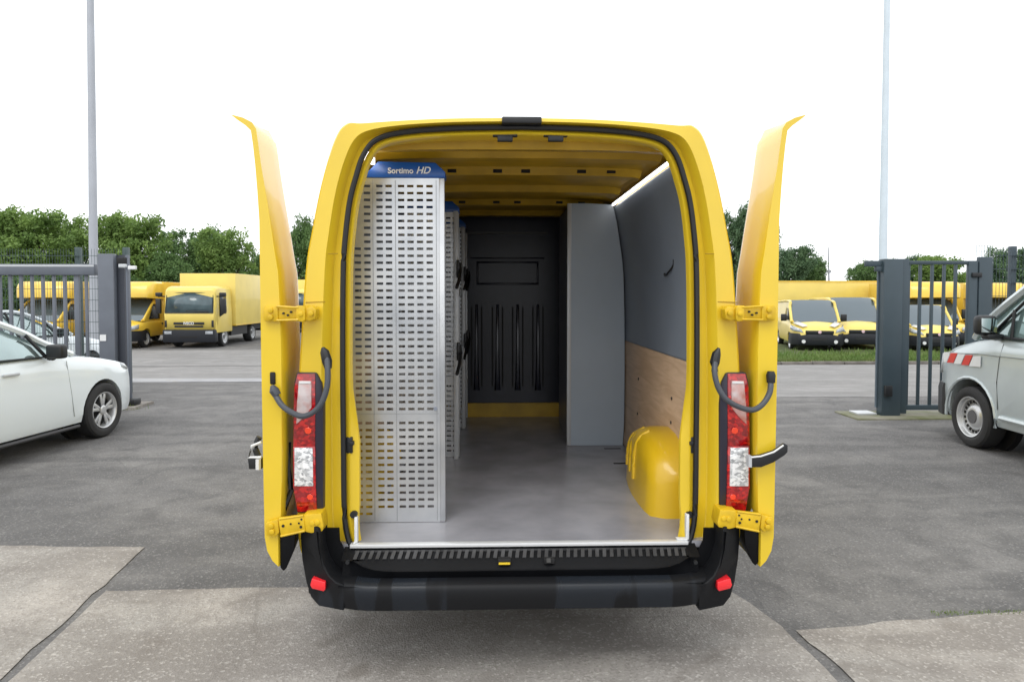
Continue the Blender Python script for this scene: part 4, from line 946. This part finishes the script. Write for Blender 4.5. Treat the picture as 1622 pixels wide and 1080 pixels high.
def trailer(name, label, x0, x1, y, z1, dep=2.4):
    t = empty(name, label, 'truck', ((x0 + x1) / 2, y, gz(y)))
    g = gz(y)
    MB().box((x0, y, g + .95), (x1, y + dep, z1)).build('cargo_box', YELF, t, bevel=.03)
    r = MB().box((x0, y - .015, g + .93), (x1, y - .001, g + 1.02)).box((x0, y - .015, z1 - .07), (x1, y - .001, z1 + .004))
    r.build('box_rail', YELA, t)
    k = MB(); xx = x0 + .6
    MB().box((x0 + .3, y + .5, g + .6), (x1 - .3, y + dep - .5, g + .95)).build('chassis', CHAS, t)
    for xw in (x0 + 1.4, x1 - 1.4):
        for yy in (y + .2, y + dep - .2): MB().cyl((xw, yy - .15, g + .48), (xw, yy + .15, g + .48), .48, 20).build('wheel', TYRE, t)
    cb = x1 + .25
    MB().box((cb, y + .1, g + .7), (cb + 1.7, y + dep - .1, z1 - .55)).build('cab', YELF, t, bevel=.12)
    MB().add([(cb + .5, y + .085, g + 1.4), (cb + 1.45, y + .085, g + 1.4), (cb + 1.3, y + .085, z1 - .75), (cb + .5, y + .085, z1 - .75)], [(0, 1, 2, 3)]).build('side_window', mat('far_side_glass', (0,) * 3), t, solid=.01)
    return t
D1 = 34.0
a = at(1215, 500, D1).x; b = at(1442, 500, D1).x
trailer('box_truck', 'long yellow box truck standing sideways behind the parked yellow vans', a, b, D1, at(1330, 445, D1).z)
a = at(1545, 500, 36).x; b = at(1700, 500, 36).x
trailer('box_truck', 'yellow box truck seen sideways through the mesh fence at the right edge', a, b, 36., at(1580, 450, 36).z)

# =====================================================================
# GATES, FENCES, POLES
# =====================================================================
YG = 10.7
gt = empty('sliding_gate', 'grey sliding gate of vertical bars under a thick top rail, behind the white hatchback', 'gate', (at(0, 600, YG).x, YG, 0))
xr = at(154, 500, YG).x; z1 = at(100, 418.5, YG).z; z0 = at(100, 436, YG).z
MB().box((xr - 7.5, YG - .06, z0), (xr, YG + .06, z1)).build('top_rail', GREYM, gt, bevel=.012)
MB().box((xr - 7.5, YG - .064, z1 - .040), (xr - .002, YG - .058, z1 - .012)).build('rail_highlight', LGREY, gt)  # pale strip along the rail, painting in its highlight
MB().box((xr - 7.5, YG - .05, .10), (xr, YG + .05, .26)).build('bottom_rail', GREYM, gt, bevel=.012)
for k in range(40):
    px = 138 - 17.15 * k
    x = at(px, 500, YG).x
    hw = .022 if k != 1 else .04
    if k == 1: x = at(123, 500, YG).x
    if x < xr - 7.4: break
    MB().box((x - hw, YG - .02, .26), (x + hw, YG + .02, z0)).build('bar', GREYM, gt, bevel=.006)
gp = empty('gate_pillar', 'wide grey steel pillar with a dark guide channel at the end of the sliding gate', 'gate pillar', (at(180, 600, YG).x, YG, 0))
def pbox(x0, y0, x1, y1, Y, dep, name, m, par, bevel=.01):
    a = at(x0, y0, Y); b = at(x1, y1, Y); zb_ = max(b.z, 0) if y1 > 600 else b.z
    return MB().box((a.x, Y, zb_), (b.x, Y + dep, a.z)).build(name, m, par, bevel=bevel)
zz = MB()
pbox(154, 402, 184, 645, 10.55, .10, 'post', GREYM, gp)
pbox(184, 404, 201, 645, 10.66, .06, 'guide_channel', mat('channel_dark', (.045, .050, .065), .5), gp, 0)
pbox(198, 404, 206, 645, 10.50, .08, 'guide_post', mat('post_shade', (.10, .115, .145), .45), gp)
pbox(184, 408, 200, 418, 10.48, .12, 'roller_bracket', DRK, gp)
pbox(187, 418, 199, 424, 10.46, .14, 'roller', LGREY, gp)
pbox(202, 421, 214, 427, 10.44, .06, 'stop_bolt', WPL, gp)
pbox(158, 530, 168, 540, 10.542, .006, 'small_plate', WPL, gp, 0)
pbox(186, 632, 213, 643, 10.40, .22, 'foot_roller', RUB, gp, .03)
pbox(183, 645, 212, 650, 10.30, .6, 'footing', CONC, gp, 0)
def mesh_fence(name, label, x0, x1, Y, ztop, posts, m, dx=.05, post_w=.06):
    t = empty(name, label, 'fence', ((x0 + x1) / 2, Y, gz(Y))); g = gz(Y)
    mb = MB(); x = x0
    while x < x1: mb.box((x - .0022, Y - .0022, g + .04), (x + .0022, Y + .0022, ztop)); x += dx
    z = g + .1
    while z < ztop: mb.box((x0, Y - .012, z - .004), (x1, Y - .004, z + .004)); mb.box((x0, Y + .004, z - .004), (x1, Y + .012, z + .004)); z += .20
    mb.build('wire_mesh', m, t)
    for x in posts: MB().box((x - post_w / 2, Y + .02, g), (x + post_w / 2, Y + .02 + post_w, ztop + .03)).build('post', m, t, bevel=.005)
    return t
FM = mat('fence_green_grey', (.055, .085, .085), .5)
YF = 12.6
zf = at(60, 394, YF).z
mesh_fence('mesh_fence', 'thin wire mesh fence rising above the sliding gate at left', at(-40, 500, YF).x, at(204, 500, YF).x, YF, zf, [at(px, 500, YF).x for px in (-10, 123, 199)], FM, post_w=.09)
YH = 9.38
gp2 = empty('gate_post', 'wide anthracite gate post with lock box, hinge side plate at the top and concrete foot', 'gate post', (at(1408, 600, YH).x, YH, 0))
pbox(1401, 410, 1426, 668, YH, .14, 'post', GREEN_GREY, gp2)
pbox(1372, 413, 1401, 422, YH + .04, .06, 'catch_plate', GREEN_GREY, gp2, .008)
pbox(1388, 422, 1401, 430, YH + .04, .06, 'catch_plate', GREEN_GREY, gp2, .008)
pbox(1403, 611, 1414, 628, YH - .05, .05, 'lock_box', RUB, gp2, .006)
pbox(1391, 430, 1398, 645, YH + .12, .03, 'strike_rail', mat('strike_grey', (.09, .12, .15), .5), gp2, 0)
sg = empty('swing_gate', 'narrow anthracite swing gate of vertical bars between two posts at right', 'gate', (at(1480, 600, YH).x, YH, 0))
pbox(1425, 410, 1436, 655, YH + .06, .06, 'stile', GREEN_GREY, sg)
pbox(1535, 413, 1544, 655, YH + .06, .06, 'stile', GREEN_GREY, sg)
pbox(1436, 413, 1535, 419, YH + .07, .05, 'rail', GREEN_GREY, sg)
a = at(1436, 652, YH); MB().box((a.x, YH + .07, .09), (at(1535, 652, YH).x, YH + .12, .16)).build('rail', GREEN_GREY, sg, bevel=.004)
for px in (1444.5, 1463, 1482, 1501, 1519.5):
    x = at(px, 500, YH).x; MB().box((x - .019, YH + .080, .16), (x + .019, YH + .115, at(1480, 419, YH).z)).build('bar', GREEN_GREY, sg, bevel=.005)
gp3 = empty('gate_post', 'slimmer hinge post of the swing gate, with a wire cap, behind the silver van', 'gate post', (at(1558, 600, YH + .2).x, YH + .2, 0))
pbox(1552, 407, 1567, 668, YH + .05, .07, 'post', GREEN_GREY, gp3)
pbox(1541, 432, 1556, 439, YH + .03, .05, 'hinge', RUB, gp3, .006)
pbox(1541, 640, 1556, 647, YH + .03, .05, 'hinge', RUB, gp3, .006)
a = at(1547, 389, YH + .1); b = at(1568, 407, YH + .1); wc_ = MB()
for k in range(6):
    x = a.x + (b.x - a.x) * k / 5; wc_.box((x - .003, YH + .1, b.z), (x + .003, YH + .106, a.z))
wc_.box((a.x, YH + .1, a.z - .006), (b.x, YH + .106, a.z)).box((a.x, YH + .1, (a.z + b.z) / 2 - .004), (b.x, YH + .106, (a.z + b.z) / 2)).build('wire_cap', mat('pale_wire', (.45, .5, .52), .4), gp3)
Y3 = 9.9
mesh_fence('mesh_fence', 'wire mesh fence with one anthracite post at the right edge, behind the silver van', at(1566, 500, Y3).x, at(1800, 500, Y3).x, Y3, at(1600, 393, Y3).z, [at(1606, 500, Y3).x, at(1760, 500, Y3).x], GREEN_GREY, post_w=.08)
ft = empty('concrete_footing', 'pale concrete foundation strip under the swing gate and its posts', 'footing', (at(1440, 668, YH).x, YH, 0))
MB().box((at(1345, 668, YH).x, YH - .22, -.05), (at(1640, 668, YH).x, YH + .42, .022)).build('strip', mat('footing_concrete', (.22, .21, .17), .9, col2=(.12, .13, .06), vscale=2.5, bump=.3, bscale=60), ft, bevel=.01)
MB().box((at(1362, 664, YH).x, YH + .05, .022), (at(1392, 664, YH).x, YH + .30, .05)).build('base_plate', LGREY, ft, bevel=.004)
def lamp(name, label, px0, px1, Y, w0, w1, m):
    p0 = at(px0, 560, Y); t = empty(name, label, 'lamp post', (p0.x, Y, gz(Y)))
    x1 = at(px1, 0, Y).x; zt = at(px1, 0, Y).z; k = (13.5 - gz(Y)) / (zt - gz(Y)); xt = p0.x + (x1 - p0.x) * 1.0
    pole = MB().tube([Vector((p0.x, Y, gz(Y))), Vector((p0.x, Y, gz(Y) + .9)), Vector((p0.x + (x1 - p0.x) * .5, Y, 6)), Vector((x1, Y, 13.5))], w0, 16, [w0 * 1.15, w0, (w0 + w1) / 2, w1]).build('pole', m, t)
    MB().cbox((x1 - .5, Y, 13.5), (1.3, .28, .12)).build('lamp_head', LGREY, t, bevel=.04)
    return t
lamp('lamp_post', 'tall grey galvanised lamp post rising behind the left gate pillar', 150, 144.5, 20.0, .125, .085, POLEG)
lamp('lamp_post', 'tall pale bluish lamp post rising behind the right gate post', 1396, 1405, 23.0, .15, .085, POLEW)
ms = empty('mast', 'thin distant mast in the gap between the trees at right', 'mast', (at(1313, 500, 70).x, 70, -.45))
MB().tube([Vector((at(1314, 500, 70).x, 70, -.45)), Vector((at(1312, 392, 70).x, 70, at(1312, 392, 70).z))], .10, 8, [.14, .05]).build('pole', mat('mast_grey', (.35, .36, .38), .6), ms)
MB().cbox((at(1312, 430, 70).x, 70, at(1312, 430, 70).z), (.5, .2, .3)).build('cross_piece', mat('mast_grey', (0,) * 3), ms)

# =====================================================================
# TREES
# =====================================================================
def leafm(name, a, b):
    m = bpy.data.materials.new(name); m.use_nodes = True; n = m.node_tree; p = n.nodes['Principled BSDF']; L = n.links.new
    p.inputs['Roughness'].default_value = .55; p.inputs['Specular IOR Level'].default_value = .3
    g = n.nodes.new('ShaderNodeNewGeometry'); nz = n.nodes.new('ShaderNodeTexNoise'); nz.inputs['Scale'].default_value = .9; nz.inputs['Detail'].default_value = 4
    L(g.outputs['Position'], nz.inputs['Vector']); mp = n.nodes.new('ShaderNodeMapRange'); mp.inputs[1].default_value = .38; mp.inputs[2].default_value = .62; L(nz.outputs[0], mp.inputs[0])
    ad = n.nodes.new('ShaderNodeMath'); ad.operation = 'MULTIPLY_ADD'; L(g.outputs['Random Per Island'], ad.inputs[0]); ad.inputs[1].default_value = .5; L(mp.outputs[0], ad.inputs[2])
    m2 = n.nodes.new('ShaderNodeMath'); m2.operation = 'MULTIPLY'; m2.inputs[1].default_value = .67; L(ad.outputs[0], m2.inputs[0])
    mx = n.nodes.new('ShaderNodeMix'); mx.data_type = 'RGBA'; mx.inputs[6].default_value = (*a, 1); mx.inputs[7].default_value = (*b, 1); L(m2.outputs[0], mx.inputs[0]); L(mx.outputs[2], p.inputs['Base Color'])
    tr = n.nodes.new('ShaderNodeBsdfTranslucent'); L(mx.outputs[2], tr.inputs[0]); ms_ = n.nodes.new('ShaderNodeMixShader'); ms_.inputs[0].default_value = .35
    L(p.outputs[0], ms_.inputs[1]); L(tr.outputs[0], ms_.inputs[2]); L(ms_.outputs[0], n.nodes['Material Output'].inputs[0])
    return m
LF = [leafm('leaves_bright', (.105, .185, .045), (.25, .37, .10)), leafm('leaves_dark', (.078, .150, .052), (.18, .29, .10)), leafm('leaves_blue', (.070, .135, .070), (.165, .260, .125))]
BARK = mat('bark', (.07, .055, .04), .9, var=.4, vscale=6, bump=.5, bscale=20)
def crown_mesh(seed, n, lobes, ls):
    """unit crown: radius 1, centred; leaves gathered on many small clumps over several lobes"""
    r = random.Random(seed); vs = []; fs = []
    L = [(Vector((0, 0, 0)), .72)] + [(Vector((r.uniform(-.62, .62), r.uniform(-.5, .5), r.uniform(-.55, .60))), r.uniform(.28, .46)) for _ in range(lobes)]
    cl = []
    for c, R_ in L:
        for _ in range(int(46 * R_ * R_ / .2)):
            d = Vector((r.gauss(0, 1), r.gauss(0, 1), r.gauss(0, 1))).normalized(); cl.append((c + d * R_ * r.uniform(.72, 1.06), r.uniform(.07, .15)))
    for i in range(n):
        c, q = cl[r.randrange(len(cl))]
        p = c + Vector((r.gauss(0, 1), r.gauss(0, 1), r.gauss(0, .75))) * q * .6
        a = Vector((r.gauss(0, 1), r.gauss(0, 1), r.gauss(0, .6))).normalized(); b = a.cross(Vector((r.gauss(0, 1), r.gauss(0, 1), r.gauss(0, 1)))).normalized(); s = ls * r.uniform(.45, 1.45)
        k = len(vs); vs += [p - a * s, p + b * s * .55, p + a * s, p - b * s * .55]; fs.append((k, k + 1, k + 2, k + 3))
    me = bpy.data.meshes.new('crown'); me.from_pydata([tuple(v) for v in vs], [], fs); return me
CM = []
for i in range(3):
    for j in range(2):
        me = crown_mesh(20 + i * 3 + j, 24000, 11, .036); me.materials.append(LF[i]); CM.append(me)
def tree(px, pyt, Y, wpx, kind, label, group='trees beyond the yard', pyb=470, var=0):
    """crown spans pyt..pyb vertically and wpx wide at distance Y"""
    c = at(px, (pyt + pyb) / 2, Y); rz = abs(at(px, pyt, Y).z - at(px, pyb, Y).z) / 2; rx = wpx * Y / F / 2; g = gz(Y)
    t = empty('tree', label, 'tree', (c.x, Y, g), 0, group)
    tz = c.z - g
    tk = MB(); tk.tube([Vector((c.x, Y, g)), Vector((c.x + .1, Y, g + tz * .4)), Vector((c.x - .05, Y, g + tz * 1.1))], .2, 9, [.30, .22, .08])
    for k in range(7):
        a = k * 2.4; z = g + tz * (.45 + .07 * k); tk.tube([Vector((c.x, Y, z)), Vector((c.x + math.cos(a) * rx * .35, Y + math.sin(a) * rx * .3, z + rz * .25)), Vector((c.x + math.cos(a) * rx * .7, Y + math.sin(a) * rx * .6, z + rz * .6))], .08, 6, [.11, .07, .025])
    tk.build('trunk', BARK, t)
    o = bpy.data.objects.new('crown', CM[kind * 2 + var]); C.objects.link(o); o.parent = t
    o.location = (0, 0, c.z - g); o.scale = (rx, max(rx * .8, 2.0), rz); o.rotation_euler = (0, 0, rnd.uniform(-.4, .4))
    return t
tree(-45, 318, 52, 150, 1, 'dark broad tree cut by the left edge of the photo', var=1)
tree(40, 322, 50, 160, 0, 'tall full green tree above the sliding gate at far left', pyb=490)
tree(125, 346, 54, 100, 0, 'lighter green tree directly behind the grey lamp post', var=1, pyb=490)
tree(205, 330, 48, 140, 0, 'round bright green tree just right of the grey lamp post', pyb=500)
tree(306, 343, 58, 100, 1, 'dark round topped tree rising behind the brighter trees', pyb=480)
tree(362, 366, 50, 110, 0, 'low bright green tree right above the box truck', var=1, pyb=500)
tree(262, 398, 47, 90, 1, 'low dark green tree over the box van beside the gate pillar', var=1, pyb=510)
tree(408, 378, 56, 60, 1, 'dark narrow tree next to the open left door', pyb=500)
tree(482, 340, 46, 70, 1, 'dark tree seen in the slot between the open left door and the van', var=1, pyb=500)
tree(-10, 420, 44, 120, 1, 'low dark shrubby tree behind the sliding gate bars at far left', pyb=540)
tree(95, 420, 45, 120, 1, 'low dark shrubby tree behind the sliding gate near its pillar', var=1, pyb=540)
tree(178, 425, 45, 80, 1, 'low dark shrubby tree behind the left gate pillar', pyb=540)
tree(1160, 318, 48, 62, 2, 'tall bluish green tree seen between the van and its open right door', pyb=500)
tree(1190, 350, 50, 60, 2, 'bluish green tree mostly hidden behind the open right door', var=1, pyb=500)
tree(1245, 388, 60, 78, 2, 'bluish green tree at the edge of the open right door', pyb=490, var=1)
tree(1282, 394, 62, 52, 1, 'small dark round tree left of the thin mast', pyb=480)
tree(1372, 412, 66, 66, 1, 'low dark tree behind the pale lamp post', var=1, pyb=490)
tree(1425, 402, 60, 60, 2, 'tree top above the wide anthracite gate post', pyb=490)
tree(1492, 400, 56, 110, 0, 'green tree seen through the swing gate', pyb=510)
tree(1545, 415, 58, 70, 1, 'dark tree behind the slimmer gate post', pyb=510)
tree(1590, 388, 50, 90, 2, 'bluish green conifer like tree behind the mesh fence at right', var=1, pyb=510)
tree(1650, 395, 52, 90, 1, 'dark tree cut by the right edge of the photo', pyb=510)
